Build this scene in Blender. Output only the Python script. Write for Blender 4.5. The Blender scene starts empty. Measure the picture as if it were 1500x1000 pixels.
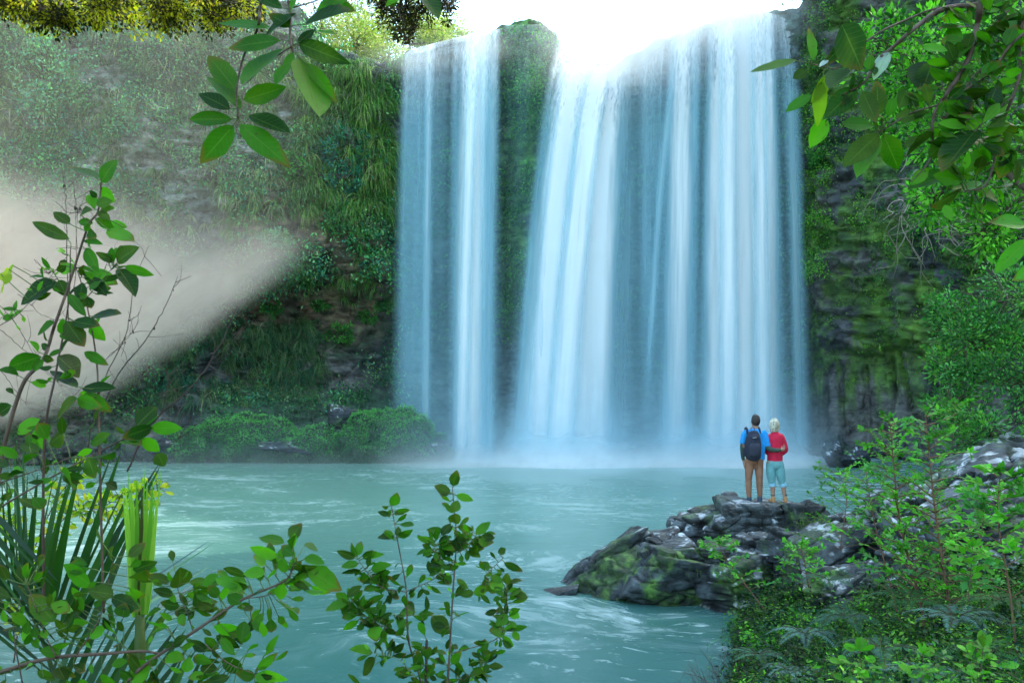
import bpy, math, random
import numpy as np
from mathutils import Vector
random.seed(7); rng = np.random.default_rng(7)
sc = bpy.context.scene
COL = sc.collection
F = 1250.0; HZ = 577.0; CZ = 3.7
def W(px, py, D):
    """point seen at photo position (px, py) at distance D"""
    return np.array([(px-750)*D/F, D, CZ-(py-HZ)*D/F])
def PX(P):
    P = np.asarray(P); y = np.maximum(P[..., 1], .5)
    return 750+F*P[..., 0]/y, HZ-F*(P[..., 2]-CZ)/y
def sstep(a, b, x): 
    t = np.clip((x-a)/(b-a), 0, 1); return t*t*(3-2*t)
# ---------------------------------------------------------------- noise
def _h(i, j, k, s):
    n = (i*374761393 + j*668265263 + k*2147483647*3 + s*974634777) & 0xffffffff
    n = ((n ^ (n >> 13))*1274126177) & 0xffffffff
    n = ((n ^ (n >> 16))*2246822519) & 0xffffffff
    return ((n ^ (n >> 15)) & 0xffffff)/float(0xffffff)
def vnoise(P, s=0):
    P = np.asarray(P, float); I = np.floor(P).astype(np.int64); f = P-I; f = f*f*(3-2*f)
    r = 0
    for a in (0, 1):
        wa = f[..., 0] if a else 1-f[..., 0]
        for b in (0, 1):
            wb = f[..., 1] if b else 1-f[..., 1]
            for c in (0, 1):
                wc = f[..., 2] if c else 1-f[..., 2]
                r = r+wa*wb*wc*_h(I[..., 0]+a, I[..., 1]+b, I[..., 2]+c, s)
    return r
def fbm(P, o=4, s=0, g=.5):
    P = np.asarray(P, float); r = 0; a = 1; t = 0
    for k in range(o):
        r = r+a*vnoise(P*2.03**k+17.3*k, s+k); t += a; a *= g
    return r/t
def cell(P, s=0):
    """cellular noise: (distance to 1st, 2nd-1st, id)"""
    P = np.asarray(P, float); I = np.floor(P).astype(np.int64)
    d1 = np.full(P.shape[:-1], 9.); d2 = d1.copy(); idv = np.zeros(P.shape[:-1])
    for a in (-1, 0, 1):
        for b in (-1, 0, 1):
            for c in (-1, 0, 1):
                J = I+np.array([a, b, c])
                q = np.stack([_h(J[..., 0], J[..., 1], J[..., 2], s+m) for m in (1, 2, 3)], -1)
                d = np.linalg.norm(J+q-P, axis=-1)
                v = _h(J[..., 0], J[..., 1], J[..., 2], s+4)
                m1 = d < d1
                d2 = np.where(m1, d1, np.minimum(d2, d)); idv = np.where(m1, v, idv); d1 = np.where(m1, d, d1)
    return d1, d2-d1, idv
# ---------------------------------------------------------------- mesh building
def link(o, parent=None):
    COL.objects.link(o)
    if parent is not None: o.parent = parent
    return o
def mesh_obj(name, V, Fq, mat, col=None, parent=None, smooth=True, att=None, origin=None):
    """V (n,3); Fq (m,k) int array or list of such arrays"""
    V = np.asarray(V, np.float32)
    if not isinstance(Fq, list): Fq = [Fq]
    Fq = [np.asarray(f, np.int32) for f in Fq if len(f)]
    if parent is not None and origin is None:
        origin = parent.matrix_world.translation if False else parent['_o']
    o3 = np.array(origin if origin is not None else (0, 0, 0), np.float32)
    me = bpy.data.meshes.new(name)
    me.vertices.add(len(V)); me.vertices.foreach_set('co', (V-o3).ravel())
    li = np.concatenate([f.ravel() for f in Fq]); tot = np.concatenate([np.full(len(f), f.shape[1], np.int32) for f in Fq])
    st = np.concatenate([[0], np.cumsum(tot)[:-1]]).astype(np.int32)
    me.loops.add(len(li)); me.loops.foreach_set('vertex_index', li)
    me.polygons.add(len(tot)); me.polygons.foreach_set('loop_start', st); me.polygons.foreach_set('loop_total', tot)
    me.polygons.foreach_set('use_smooth', np.full(len(tot), smooth))
    me.update(calc_edges=True)
    if col is not None:
        a = me.attributes.new('Col', 'FLOAT_COLOR', 'POINT')
        c = np.ones((len(V), 4), np.float32); c[:, :3] = np.clip(col, 0, 1); a.data.foreach_set('color', c.ravel())
    for k, v in (att or {}).items():
        v = np.asarray(v, np.float32)
        if v.ndim == 1:
            a = me.attributes.new(k, 'FLOAT', 'POINT'); a.data.foreach_set('value', v)
        else:
            a = me.attributes.new(k, 'FLOAT_VECTOR', 'POINT'); a.data.foreach_set('vector', v.ravel())
    me.materials.append(mat)
    o = bpy.data.objects.new(name, me)
    if parent is None: o.location = [float(x) for x in o3]
    return link(o, parent)
def empty(name, loc, label, cat, group=None):
    o = bpy.data.objects.new(name, None); o.empty_display_size = .2
    o.location = [float(x) for x in loc]; o['_o'] = [float(x) for x in loc]
    link(o); tag(o, label, cat, group); return o
def tag(o, label, cat, group=None, kind=None):
    o['label'] = label; o['category'] = cat
    if group: o['group'] = group
    if kind: o['kind'] = kind
    return o
def struct(o, label=None, kind='structure', cat=None):
    o['kind'] = kind
    if label: o['label'] = label
    if cat: o['category'] = cat
    return o
class MB:
    def __init__(s): s.v = []; s.f = {}; s.c = []; s.a = []; s.n = 0
    def add(s, V, Fs, C, A=None):
        V = np.asarray(V, float).reshape(-1, 3)
        s.v.append(V)
        for f in (Fs if isinstance(Fs, list) else [Fs]):
            f = np.asarray(f)
            if len(f): s.f.setdefault(f.shape[1], []).append(f+s.n)
        C = np.asarray(C, float)
        s.c.append(np.broadcast_to(C, V.shape) if C.ndim < 2 else C)
        s.a.append(np.zeros(V.shape) if A is None else np.asarray(A, float).reshape(-1, 3))
        s.n += len(V)
    def build(s, name, mat, parent=None, smooth=True, origin=None):
        return mesh_obj(name, np.concatenate(s.v), [np.concatenate(x) for x in s.f.values()], mat, np.concatenate(s.c),
                        parent, smooth, {'lf': np.concatenate(s.a)}, origin)
def unit(v):
    v = np.asarray(v, float); return v/np.maximum(np.linalg.norm(v, axis=-1, keepdims=True), 1e-9)
def rdir(n):
    return unit(rng.normal(size=(n, 3)))
PROF = {'oval': lambda u: np.sin(np.pi*np.clip(u, 0, 1)**.85)**.8,
        'obov': lambda u: np.sin(np.pi*np.clip(u, 0, 1)**1.35)**.75,
        'blade': lambda u: (1-u)**.6*np.minimum(1, .45+u*4),
        'lance': lambda u: np.sin(np.pi*np.clip(u, 0, 1)**.75)}
def leaves(mb, P, D, N, L, Wd, C, prof='oval', nseg=3, fold=.25, curl=.15, wav=0., cvar=.15):
    """many leaves at once: base P, direction D, normal N, length L, full width Wd"""
    P = np.asarray(P, float).reshape(-1, 3); n = len(P)
    D = unit(np.broadcast_to(D, (n, 3))); N = np.broadcast_to(N, (n, 3))
    S = unit(np.cross(D, N)); N = unit(np.cross(S, D))
    L = np.broadcast_to(L, n)[:, None]; Wd = np.broadcast_to(Wd, n)[:, None]
    u = np.linspace(0, 1, nseg+1); w = PROF[prof](u)
    w[-1] = 0.02; w[0] = max(w[0], .03)
    us = np.repeat(u, 3); vs = np.tile([-1., 0, 1.], nseg+1); ws = np.repeat(w, 3)
    wv = ws*vs*(1 if wav == 0 else 1)
    off = wv[None]*np.ones((n, 1))
    if wav:
        off = off*(1+wav*rng.normal(size=off.shape)*(vs != 0))
    fd = fold*np.broadcast_to(1., (n, 1))*rng.uniform(.3, 1.3, (n, 1)); cu = curl*rng.uniform(-.3, 1.5, (n, 1))
    V = (P[:, None]+D[:, None]*(us[None]*L)[..., None]+S[:, None]*(off*Wd/2)[..., None]
         + N[:, None]*((np.abs(off)*Wd/2*fd)-(us**2)[None]*L*cu+(rng.normal(size=off.shape)*wav*.25*Wd*(vs != 0) if wav else 0))[..., None])
    m = 3*(nseg+1)
    q = []
    for i in range(nseg):
        a = 3*i
        q += [[a, a+1, a+4, a+3], [a+1, a+2, a+5, a+4]]
    Fq = (np.arange(n)[:, None, None]*m+np.array(q)[None]).reshape(-1, 4)
    C = np.broadcast_to(C, (n, 3))*(1+cvar*rng.normal(size=(n, 1)))*(1+cvar*.3*rng.normal(size=(n, 3)))
    Cc = np.repeat(np.clip(C, 0, 1), m, axis=0)
    A = np.stack([np.broadcast_to(vs, (n, m)), np.broadcast_to(us, (n, m)), np.broadcast_to(rng.random((n, 1)), (n, m))], -1)
    mb.add(V.reshape(-1, 3), Fq, Cc, A.reshape(-1, 3))
def blades(mb, P, O, L, Wd, droop, C, nseg=5, cvar=.2, up=.35):
    """grass blades: start along O (+ up), bend down under their weight"""
    P = np.asarray(P, float).reshape(-1, 3); n = len(P)
    O = unit(np.broadcast_to(O, (n, 3))+np.array([0, 0, up])); L = np.broadcast_to(L, n)[:, None]; droop = np.broadcast_to(droop, n)[:, None]
    u = np.linspace(0, 1, nseg+1)[None]
    # direction angle turns toward -z with arclength
    d = O[:, None]*(1-u[..., None]*0)+np.array([0, 0, -1.])*(droop*u*2.2)[..., None]
    d = unit(d); step = L/nseg
    Pn = P[:, None]+np.concatenate([np.zeros((n, 1, 3)), np.cumsum(d[:, :-1]*step[..., None], 1)], 1)
    S = unit(np.cross(O, [0, 0, 1.])+rng.normal(size=(n, 3))*.6)
    w = (np.broadcast_to(Wd, n)[:, None]/2)*np.maximum((1-u)**.7*np.minimum(1, .5+3*u), .04)
    V = np.stack([Pn-S[:, None]*w[..., None], Pn+S[:, None]*w[..., None]], 2)  # n,seg,2,3
    m = 2*(nseg+1); q = np.array([[2*i, 2*i+1, 2*i+3, 2*i+2] for i in range(nseg)])
    Fq = (np.arange(n)[:, None, None]*m+q[None]).reshape(-1, 4)
    C = np.broadcast_to(C, (n, 3))*(1+cvar*rng.normal(size=(n, 1)))
    A = np.stack([np.tile([-1, 1], (n, nseg+1)), np.repeat(np.broadcast_to(u, (n, nseg+1)), 2, 1), np.broadcast_to(rng.random((n, 1)), (n, m))], -1)
    mb.add(V.reshape(-1, 3), Fq, np.repeat(np.clip(C, 0, 1), m, 0), A.reshape(-1, 3))
def tube(mb, pts, r, C, k=6, caps=True, ry=None):
    pts = np.asarray(pts, float); n = len(pts); r = np.broadcast_to(r, n); ry = r if ry is None else np.broadcast_to(ry, n)
    T = unit(np.gradient(pts, axis=0)); ref = np.array([0, 1, 0.]) if ry is not r or abs(T[0, 1]) < .9 else np.array([1., 0, 0])
    A = unit(np.cross(np.broadcast_to(ref, T.shape), T)); B = unit(np.cross(T, A))
    th = np.arange(k)*2*np.pi/k
    V = pts[:, None]+A[:, None]*(np.cos(th)[None, :, None]*r[:, None, None])+B[:, None]*(np.sin(th)[None, :, None]*ry[:, None, None])
    q = [[i*k+j, i*k+(j+1) % k, (i+1)*k+(j+1) % k, (i+1)*k+j] for i in range(n-1) for j in range(k)]
    Fs = [np.array(q)]
    if caps: Fs.append(np.array([list(range(k))[::-1], [(n-1)*k+j for j in range(k)]]))
    mb.add(V.reshape(-1, 3), Fs, C)
def smooth_line(pts, n=None, jit=0.):
    pts = np.asarray(pts, float); m = len(pts)
    if n is None: n = (m-1)*5+1
    t = np.linspace(0, m-1, n); i = np.minimum(t.astype(int), m-2); f = (t-i)[:, None]
    p = np.vstack([2*pts[0]-pts[1], pts, 2*pts[-1]-pts[-2]])
    a, b, c, d = p[i], p[i+1], p[i+2], p[i+3]
    o = .5*((2*b)+(-a+c)*f+(2*a-5*b+4*c-d)*f**2+(-a+3*b-3*c+d)*f**3)
    if jit: o = o+rng.normal(size=o.shape)*jit
    return o
# ---------------------------------------------------------------- materials
def newmat(name):
    m = bpy.data.materials.new(name); m.use_nodes = True; nt = m.node_tree; nt.nodes.clear(); return m, nt
class NT:
    def __init__(s, nt): s.nt = nt
    def n(s, t, **k):
        d = s.nt.nodes.new(t)
        for a, b in k.items():
            if a == 'ins':
                for i, v in b.items():
                    if isinstance(v, bpy.types.NodeSocket): s.nt.links.new(v, d.inputs[i])
                    else: d.inputs[i].default_value = v
            else: setattr(d, a, b)
        return d
    def attr(s, name): return s.n('ShaderNodeAttribute', attribute_name=name)
    def mix(s, f, a, b, mode='MIX'):
        d = s.n('ShaderNodeMix', data_type='RGBA', blend_type=mode)
        for i, v in ((0, f), (6, a), (7, b)):
            if isinstance(v, bpy.types.NodeSocket): s.nt.links.new(v, d.inputs[i])
            else: d.inputs[i].default_value = v if i == 0 else (*v, 1) if len(v) == 3 else v
        return d.outputs[2]
    def m(s, op, a, b=0., c=0., clamp=False):
        d = s.n('ShaderNodeMath', operation=op, use_clamp=clamp)
        for i, v in enumerate((a, b, c)):
            if isinstance(v, bpy.types.NodeSocket): s.nt.links.new(v, d.inputs[i])
            else: d.inputs[i].default_value = v
        return d.outputs[0]
    def noise(s, scale, detail=4, rough=.55, vec=None, map=None):
        if vec is None: vec = s.n('ShaderNodeNewGeometry').outputs['Position']
        if map: vec = s.n('ShaderNodeMapping', ins={0: vec, 3: map}).outputs[0]
        return s.n('ShaderNodeTexNoise', ins={'Vector': vec, 'Scale': scale, 'Detail': detail, 'Roughness': rough}).outputs[0]
    def ramp(s, f, lo, hi):
        return s.n('ShaderNodeMapRange', interpolation_type='SMOOTHSTEP', ins={0: f, 1: lo, 2: hi}).outputs[0]
    def out(s, sh): s.nt.links.new(sh, s.n('ShaderNodeOutputMaterial').inputs[0])
    def link(s, a, b): s.nt.links.new(a, b)
def rock_mat(name, rough=.65, bump=.5, bs=2.2, crack=.55):
    m, nt = newmat(name); k = NT(nt)
    col = k.attr('Col').outputs['Color']
    n1 = k.noise(bs, 8, .65); n2 = k.noise(bs*6, 5, .7)
    f = k.m('ADD', k.m('MULTIPLY', k.ramp(n1, .3, .7), .9), .5)
    f = k.m('MULTIPLY', f, k.m('ADD', k.m('MULTIPLY', n2, 1.0), .5))
    c = k.mix(1., col, k.n('ShaderNodeCombineColor', ins={0: f, 1: f, 2: f}).outputs[0], 'MULTIPLY')
    n3 = k.noise(bs*1.3, 6, .7, map=(.6, .6, 2.4)); h = k.m('ADD', k.m('ADD', n1, k.m('MULTIPLY', n2, .35)), k.m('MULTIPLY', n3, .9))
    f = k.m('MULTIPLY', f, k.m('ADD', k.m('MULTIPLY', k.ramp(n3, .32, .55), .6), .5))
    c = k.mix(1., col, k.n('ShaderNodeCombineColor', ins={0: f, 1: f, 2: f}).outputs[0], 'MULTIPLY')
    geo_ = k.n('ShaderNodeNewGeometry').outputs['Position']; wn = k.n('ShaderNodeTexNoise', ins={'Vector': geo_, 'Scale': bs*1.2, 'Detail': 4.}).outputs['Color']
    wp = k.n('ShaderNodeVectorMath', operation='ADD', ins={0: geo_, 1: k.n('ShaderNodeVectorMath', operation='SCALE', ins={0: wn, 3: .9/bs}).outputs[0]}).outputs[0]
    wp = k.n('ShaderNodeMapping', ins={0: wp, 3: (1, 1, 1.5)}).outputs[0]
    vo = k.n('ShaderNodeTexVoronoi', feature='DISTANCE_TO_EDGE', ins={'Vector': wp, 'Scale': bs*.55}).outputs[0]
    crk = k.m('MAXIMUM', k.ramp(vo, .0, .045), k.ramp(n1, .42, .56)); c = k.mix(crk, k.mix(1., c, (1-crack, 1-crack, 1-crack), 'MULTIPLY'), c); h = k.m('ADD', h, k.m('MULTIPLY', crk, crack*.6))
    b = k.n('ShaderNodeBump', ins={'Strength': bump, 'Distance': .25/bs, 'Height': h})
    p = k.n('ShaderNodeBsdfPrincipled', ins={'Base Color': c, 'Roughness': k.m('ADD', k.m('MULTIPLY', n1, .5), rough-.25), 'Normal': b.outputs[0], 'Specular IOR Level': .5})
    k.out(p.outputs[0]); return m
def leaf_mat(name, trans=.35, rough=.42, veins=False, spec=.4, tint=(.75, 1.25, .35)):
    m, nt = newmat(name); k = NT(nt)
    col = k.attr('Col').outputs['Color']
    nz = k.noise(14 if veins else 3.0, 3, .6)
    v = k.m('ADD', k.m('MULTIPLY', nz, .8), .6)
    c = k.mix(1., col, k.n('ShaderNodeCombineColor', ins={0: v, 1: v, 2: v}).outputs[0], 'MULTIPLY')
    ins = {'Base Color': c, 'Roughness': rough, 'Specular IOR Level': spec}
    if veins:
        sp = k.n('ShaderNodeSeparateXYZ', ins={0: k.attr('lf').outputs['Vector']})
        x, y = sp.outputs[0], sp.outputs[1]; ax = k.m('ABSOLUTE', x)
        mid = k.m('SUBTRACT', 1., k.ramp(ax, .015, .075))
        w = k.m('PINGPONG', k.m('SUBTRACT', k.m('MULTIPLY', y, 9.), k.m('MULTIPLY', ax, 1.6)), .5)
        side = k.m('MULTIPLY', k.m('SUBTRACT', 1., k.ramp(w, .0, .07)), .35)
        ve = k.m('MAXIMUM', k.m('MULTIPLY', mid, .55), side)
        # blotches
        bl = k.ramp(k.noise(60, 2, .5), .66, .76)
        c = k.mix(k.m('MULTIPLY', bl, .6), c, (.07, .05, .01))
        tipb = k.m('MULTIPLY', k.m('MULTIPLY', k.ramp(k.m('ADD', y, k.m('MULTIPLY', ax, .25)), .80, 1.05), k.ramp(sp.outputs[2], .55, .75)), .8); c = k.mix(tipb, c, (.16, .09, .02))
        c = k.mix(k.m('MULTIPLY', k.ramp(k.noise(7, 3, .6), .5, .7), .45), c, (.10, .16, .01))
        c = k.mix(k.m('MULTIPLY', ve, .75), c, (.16, .26, .05))
        ins['Base Color'] = c
        bu = k.n('ShaderNodeBump', ins={'Strength': .25, 'Distance': .003, 'Height': k.m('SUBTRACT', 1., ve)})
        ins['Normal'] = bu.outputs[0]
    p = k.n('ShaderNodeBsdfPrincipled', ins=ins)
    tc = k.mix(1., c, (*tint, 1), 'MULTIPLY')
    t = k.n('ShaderNodeBsdfTranslucent', ins={0: tc})
    mx = k.n('ShaderNodeMixShader', ins={0: trans, 1: p.outputs[0], 2: t.outputs[0]})
    k.out(mx.outputs[0]); return m
def bark_mat():
    m, nt = newmat('bark'); k = NT(nt)
    n = k.noise(40, 5, .7, map=(1, 1, .2)); v = k.m('ADD', n, .4)
    c = k.mix(1., k.attr('Col').outputs['Color'], k.n('ShaderNodeCombineColor', ins={0: v, 1: v, 2: v}).outputs[0], 'MULTIPLY')
    p = k.n('ShaderNodeBsdfPrincipled', ins={'Base Color': c, 'Roughness': .75, 'Normal': k.n('ShaderNodeBump', ins={'Strength': .5, 'Distance': .01, 'Height': n}).outputs[0]})
    k.out(p.outputs[0]); return m
M_ROCK = rock_mat('cliff_rock', .7, .7, 1.1)
M_BOULD = rock_mat('boulder_rock', .6, .8, 3.5, crack=.25)
M_LEAF = leaf_mat('small_leaf', .38, .48, spec=.2)
M_BIGLEAF = leaf_mat('broad_leaf', .5, .5, True, .22)
M_FERN = leaf_mat('fern_leaf', .3, .55, spec=.2)
M_BARK = bark_mat()
# ---------------------------------------------------------------- camera, world, sun
cam = bpy.data.cameras.new('camera'); co = bpy.data.objects.new('camera', cam); link(co); sc.camera = co
co.location = (0, 0, CZ); co.rotation_euler = (math.pi/2, 0, 0)
cam.sensor_width = 36; cam.lens = 36*F/1500; cam.shift_y = (HZ-500)/1500; cam.clip_start = .05; cam.clip_end = 3000
cam.dof.use_dof = True; cam.dof.focus_distance = 19; cam.dof.aperture_fstop = 14
SUN_AZ = math.radians(66); SUN_EL = math.radians(36)      # azimuth from +Y toward +X
w = bpy.data.worlds.new('World'); sc.world = w; w.use_nodes = True; k = NT(w.node_tree)
w.node_tree.nodes.clear()
sky = k.n('ShaderNodeTexSky', sky_type='NISHITA'); sky.sun_disc = False; sky.sun_elevation = SUN_EL; sky.sun_rotation = SUN_AZ
sky.dust_density = 2.0; sky.ozone_density = .8; sky.air_density = 1.0
wb = k.mix(1., sky.outputs[0], (.98, 1.03, .92), 'MULTIPLY')
bg = k.n('ShaderNodeBackground', ins={0: wb, 1: .98})
k.link(bg.outputs[0], k.n('ShaderNodeOutputWorld').inputs[0])
sl = bpy.data.lights.new('sun', 'SUN'); sl.energy = 5.0; sl.angle = math.radians(.53); sl.color = (1, .93, .82)
so = bpy.data.objects.new('sun', sl); link(so)
sd = Vector((math.sin(SUN_AZ)*math.cos(SUN_EL), math.cos(SUN_AZ)*math.cos(SUN_EL), math.sin(SUN_EL)))
so.rotation_euler = sd.to_track_quat('Z', 'Y').to_euler(); so.location = (30, 10, 60)
sc.view_settings.view_transform = 'Standard'; sc.view_settings.look = 'None'; sc.view_settings.exposure = 0
sc.cycles.transparent_max_bounces = 48; sc.cycles.max_bounces = 5; sc.cycles.diffuse_bounces = 2; sc.cycles.glossy_bounces = 2
sc.cycles.use_adaptive_sampling = True; sc.cycles.adaptive_threshold = .035
sc.cycles.use_denoising = True
# ---------------------------------------------------------------- ravine wall
CP = np.array([(-66, -30), (-60, 0), (-52, 20), (-42, 36), (-28, 46), (-14, 50.5), (-8, 52), (0, 52.6), (8, 52.8), (14, 52), (17.5, 50.3), (21, 47.6), (25.2, 43), (28.5, 36), (31, 24), (32, 8), (33, -30)], float)
def dense(P, n):
    q = smooth_line(P, (len(P)-1)*60+1); d = np.r_[0, np.cumsum(np.linalg.norm(np.diff(q[:, :2], axis=0), axis=1))]
    t = np.linspace(0, d[-1], n); return np.stack([np.interp(t, d, q[:, 0]), np.interp(t, d, q[:, 1])], 1), t
# sample more densely where the camera sees it
q2, tt = dense(np.c_[CP, np.zeros(len(CP))], 2000)
px2 = np.where(q2[:, 1] > 3, 750+F*q2[:, 0]/np.maximum(q2[:, 1], 3), np.where(q2[:, 0] < 0, -9e3, 9e3))
wgt = np.where((px2 > -60) & (px2 < 1560), 1., .16); cw = np.cumsum(wgt); NS = 820
ix = np.searchsorted(cw, np.linspace(cw[0], cw[-1], NS)); ix = np.clip(ix, 0, 1999)
pl = np.stack([np.interp(np.linspace(cw[0], cw[-1], NS), cw, q2[:, i]) for i in (0, 1)], 1)
px_s = np.interp(np.linspace(cw[0], cw[-1], NS), cw, px2)
tg = unit(np.gradient(pl, axis=0)); nrm = np.stack([tg[:, 1], -tg[:, 0]], 1)     # toward the pool
rim_px = [-9e3, 300, 430, 480, 520, 570, 585, 600, 650, 700, 722, 745, 790, 815, 828, 850, 900, 920, 945, 985, 1030, 1050, 1065, 1150, 1168, 1190, 1300, 1500, 9e3]
rim_py = [-60, -40, 0, 62, 84, 88, 88, 76, 62, 50, 48, 40, 38, 52, 96, 100, 98, 84, 66, 50, 40, 30, 22, 18, 12, -30, -90, -130, -130]
rpy = np.interp(px_s, rim_px, rim_py)
ztop = CZ+(HZ-rpy)*np.maximum(pl[:, 1], 36)/F
ztop = np.where(pl[:, 1] < 36, np.maximum(ztop, 30), ztop)
NR = 300; NB = 44
v = np.linspace(0, 1, NR)
Z = -1.5+(ztop[:, None]+1.5)*v[None]
X = np.repeat(pl[:, 0][:, None], NR, 1); Y = np.repeat(pl[:, 1][:, None], NR, 1)
pxs = px_s[:, None]+0*Z; pyv = HZ-F*(Z-CZ)/np.maximum(Y, 36)
def win(a, b, x, s=25): return sstep(a-s, a+s, x)*(1-sstep(b-s, b+s, x))
P0 = np.stack([X, Y, Z], -1)
inner = win(575, 1180, pxs)               # behind the falls
leftw = 1-sstep(560, 600, pxs); rightw = sstep(1165, 1200, pxs)
off = np.zeros_like(Z)
off += inner*(-1.0*sstep(24, 16, Z)-2.6*sstep(12, 7.5, Z)*1.0+1.6*sstep(3, .3, Z)+1.2*np.exp(-((pxs-775)/26.)**2)*sstep(9, 13, Z))
off += leftw*(1.2*sstep(26, 16, Z)*0+1.1*np.exp(-((Z-14)/4.)**2)-3.2*sstep(12, 8.5, Z)*sstep(180, 400, pxs)+3.2*sstep(4.6, 2.6, Z)*sstep(200, 330, pxs)+3.0*sstep(2.2, .2, Z))
off += rightw*(-1.6*sstep(7.5, 5.5, Z)+1.3*np.exp(-((Z-13)/3.)**2)+1.4*sstep(1.6, .0, Z))
big = (fbm(P0/7., 3, 11)-.5)*3.2
mid = (fbm(P0/1.9, 4, 21)-.5)*1.5
lay = P0*[.45, .45, 1.9]+np.stack([Z*0, Z*0, (X*.55)], -1)*rightw[..., None]*.9   # strata, dipping on the right wall
strat = (np.abs(fbm(lay, 4, 31)-.5)*2)
d1, d12, ci = cell(P0/[1.5, 1.5, 1.1]+fbm(P0/1.4, 2, 5)[..., None]*.8, 41)
colm = cell(P0/[1.3, 1.3, 7.], 44)
low = rightw*sstep(6.5, 5., Z)
disp = big*.8+mid*.8-strat*1.1*(1-low)+(ci-.5)*.45*(1-.6*low)-.25*np.exp(-(d12/.10)**2)*(1-low)
disp += low*((colm[2]-.5)*1.2-.6*np.exp(-(colm[1]/.12)**2))
disp += (fbm(P0/.45, 3, 51)-.5)*.38
edge = sstep(1.0, .93, v)[None]
disp = disp*(.35+.65*edge)
off = off+disp
# roll the rim back
V3 = np.stack([X+nrm[:, 0][:, None]*off, Y+nrm[:, 1][:, None]*off, Z], -1)
Z_lip = (fbm(np.stack([X, Y, Z*0], -1)/.9, 3, 71)-.5)*1.0*sstep(.93, 1, v)[None]
V3[..., 2] += Z_lip
back = []
rise = np.interp(px_s, [-9e3, 300, 470, 560, 600, 1100, 1165, 1230, 9e3], [.5, .5, .35, .1, .02, .02, .5, .8, .9])  # high ground at the right is added out of view to shade the ravine
prevz = V3[:, -1, 2].copy()
for j in range(1, NB+1):
    d = (j/NB)**1.9*60; dd = d
    xx = V3[:, -1, 0]-nrm[:, 0]*dd; yy = V3[:, -1, 1]-nrm[:, 1]*dd
    shade_hill = sstep(.3, 14, d)*rise*np.minimum(d, 26)
    zz = V3[:, -1, 2]+shade_hill-.25*(j == 1)+(fbm(np.stack([xx, yy, 0*xx], -1)/3., 3, 81)-.5)*(1.2*sstep(0, 3, d)*(rise > .05)+.12)
    back.append(np.stack([xx, yy, zz], -1))
G = np.concatenate([V3, np.stack(back, 1)], 1); NT_ = NR+NB
ii = np.arange(NS-1)[:, None]*NT_+np.arange(NT_-1)[None]; ii = ii.ravel()
Fc = np.stack([ii, ii+NT_, ii+NT_+1, ii+1], 1)
GX, GY = PX(G); GZ = G[..., 2]
# vertex normals of the grid
gu = np.gradient(G, axis=0); gv = np.gradient(G, axis=1); GN = unit(np.cross(gu, gv))
tow = np.r_[nrm, ][:, None, :]
sgn = np.sign(GN[..., 0]*tow[..., 0]+GN[..., 1]*tow[..., 1]+GN[..., 2]*.6+1e-6); GN = GN*np.where((GN[:, :NR, :2]*tow).sum(-1).mean() < 0, -1, 1)
# colours
def lerp(a, b, t): return np.asarray(a)*(1-t[..., None])+np.asarray(b)*t[..., None]
n1 = fbm(G/2.3, 4, 91); n2 = fbm(G/.7, 3, 92)
C = lerp((.045, .055, .065), (.13, .13, .12), sstep(.35, .7, n1))
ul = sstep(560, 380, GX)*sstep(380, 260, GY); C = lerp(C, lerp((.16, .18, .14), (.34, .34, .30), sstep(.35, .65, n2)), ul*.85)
br = win(330, 575, GX, 40)*win(250, 500, GY, 40); C = lerp(C, lerp((.07, .05, .03), (.22, .15, .085), sstep(.3, .7, n2)), br*.85)
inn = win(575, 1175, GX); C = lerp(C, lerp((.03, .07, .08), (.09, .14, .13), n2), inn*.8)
up = np.clip(GN[..., 2], 0, 1)
moss = sstep(.50, .62, fbm(G/1.6, 4, 95)+.10*up+.12*np.exp(-((GX-1330)/80)**2-((GY-490)/90)**2))*sstep(1150, 1190, GX)*sstep(600, 520, GY)*(GY < 640)
C = lerp(C, lerp((.035, .10, .015), (.10, .22, .02), sstep(.3, .7, n2)), moss*.9)
run = np.abs(fbm(np.stack([G[..., 0]*1.6, G[..., 1]*.4, G[..., 2]*.12], -1), 3, 96)-.5)
rm = sstep(.10, .02, run)*win(1180, 1400, GX)*win(430, 600, GY); C = lerp(C, (.08, .20, .02), rm*.7)
m2 = sstep(.45, .6, fbm(G/1.3, 3, 97))*(1-rightw.mean()*0)*(GX < 1180)*(.25+.6*up); C = lerp(C, (.03, .09, .035), m2*.8)
mc = np.exp(-((GX-782)/38.)**2)*(GY < 500)*sstep(.35, .5, n1); C = lerp(C, lerp((.05, .20, .03), (.17, .38, .04), n2), mc*.9)
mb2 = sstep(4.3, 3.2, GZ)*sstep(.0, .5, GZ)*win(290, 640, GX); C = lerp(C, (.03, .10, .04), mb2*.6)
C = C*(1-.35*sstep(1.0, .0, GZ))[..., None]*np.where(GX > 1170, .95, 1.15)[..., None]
plat = np.zeros(G.shape[:2]); plat[:, NR:] = 1
C = lerp(C, (.06, .12, .03), plat*sstep(.45, .55, n1)*.8)
cliff = mesh_obj('cliff', G.reshape(-1, 3), Fc, M_ROCK, C.reshape(-1, 3)); struct(cliff, 'dark rock wall of the ravine around the pool')
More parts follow.
